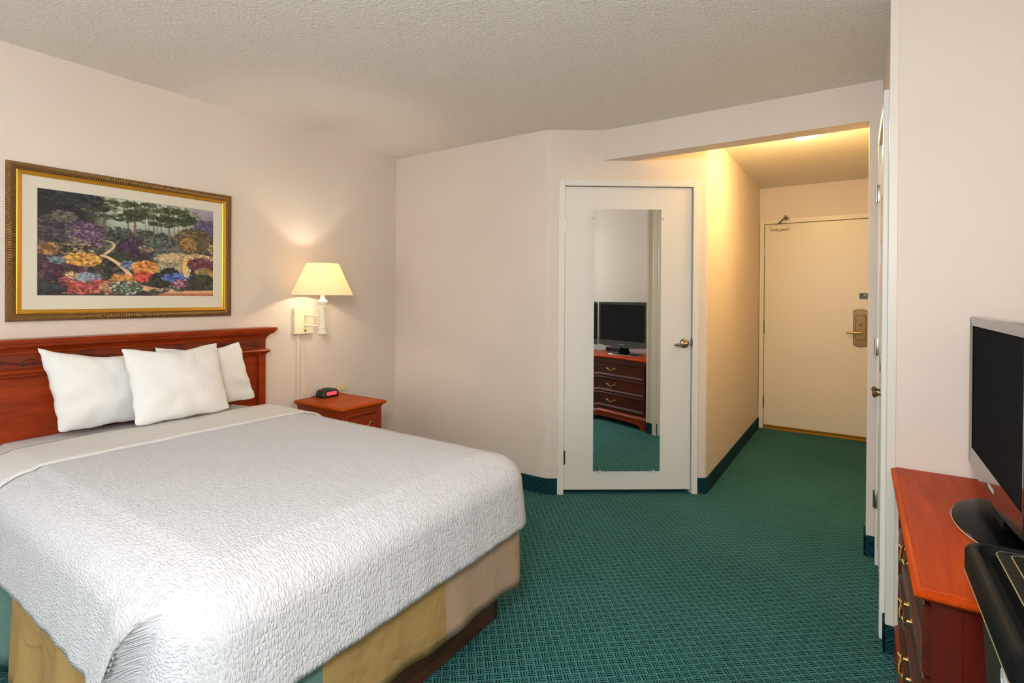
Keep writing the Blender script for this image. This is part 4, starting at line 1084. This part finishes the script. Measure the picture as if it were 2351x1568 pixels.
PX, PY = -.12, -.34  # added pendant, never in view; holds the main fill light
rl_ = thing('added_pendant', (PX, PY, H), 'added white pendant stem behind the camera, unseen holder for fill light', 'light')
m = MB(); m.lathe((PX, PY, 0), [(.001, H), (.06, H), (.055, H - .02), (.008, H - .03), (.008, H - .30), (.001, H - .30)], 24); m.build('added_pendant_rose', M['trim'], rl_, smooth=True, angle=30)

# ------------------------------------------------------------------ lights
def area(name, loc, rot, sx, sy, power, color, spread=None):
    l = bpy.data.lights.new(name, 'AREA'); l.shape = 'RECTANGLE'; l.size = sx; l.size_y = sy; l.energy = power; l.color = color
    o = bpy.data.objects.new(name, l); C.objects.link(o); o.location = loc; o.rotation_euler = rot
    if spread: l.spread = spread
    return o
def point(name, loc, power, color, r=.03):
    l = bpy.data.lights.new(name, 'POINT'); l.energy = power; l.color = color; l.shadow_soft_size = r
    o = bpy.data.objects.new(name, l); C.objects.link(o); o.location = loc; return o
area('window_daylight', ((WX0 + WX1) / 2, YF - .12, (WZ0 + WZ1) / 2), (PI / 2, 0, 0), WX1 - WX0 - .05, WZ1 - WZ0 - .05, 22, (.86, .93, 1.0))
point('bulb_light', (LX, LY, 1.445), 44, (1.0, .92, .80), .03)
point('hall_light', (-.30, 3.85, H - .14), 17, (1.0, .70, .27), .07)
sp = bpy.data.lights.new('added_fill_spot', 'SPOT'); sp.energy = 24; sp.color = (.93, .96, 1.0); sp.spot_size = math.radians(150); sp.spot_blend = .8; sp.shadow_soft_size = .10  # added fill: upward spot that bounces light off the ceiling
so = bpy.data.objects.new('added_fill_spot', sp); C.objects.link(so); so.location = (-1.9, -.6, 1.80); so.rotation_euler = (PI, 0, 0)
point('added_fill_point', (PX, PY, 1.86), 60, (.89, .945, 1.0), .15)  # added fill near the camera, brightens walls and bed foot
w = bpy.data.worlds.new('sky'); sc.world = w; w.use_nodes = True
w.node_tree.nodes['Background'].inputs[0].default_value = (.85, .92, 1, 1); w.node_tree.nodes['Background'].inputs[1].default_value = 1.0

# ------------------------------------------------------------------ camera
f_, yaw, roll, pitch, cyp = 1202.2, .58574, -.00622, .0045, 685.6
right = Vector((math.cos(yaw), math.sin(yaw), 0)); fwd = Vector((-math.sin(yaw), math.cos(yaw), 0)); down = Vector((0, 0, -1))
c_, s_ = math.cos(pitch), math.sin(pitch); f2 = c_ * fwd + s_ * down; d2_ = -s_ * fwd + c_ * down
c_, s_ = math.cos(roll), math.sin(roll); r3 = c_ * right + s_ * d2_; d3_ = -s_ * right + c_ * d2_
cam = bpy.data.cameras.new('camera'); cam.sensor_width = 36; cam.lens = f_ * 36 / 2351; cam.shift_y = -(784 - cyp) / 2351; cam.clip_start = .02
co = bpy.data.objects.new('camera', cam); C.objects.link(co)
mt = Matrix.Identity(4); mt.col[0][:3] = r3; mt.col[1][:3] = -d3_; mt.col[2][:3] = -f2; mt.col[3][:3] = (0, 0, CH); co.matrix_world = mt
sc.camera = co
sc.view_settings.view_transform = 'Standard'; sc.view_settings.look = 'None'; sc.view_settings.gamma = 1; sc.view_settings.use_curve_mapping = False
sc.view_settings.exposure = 0.94
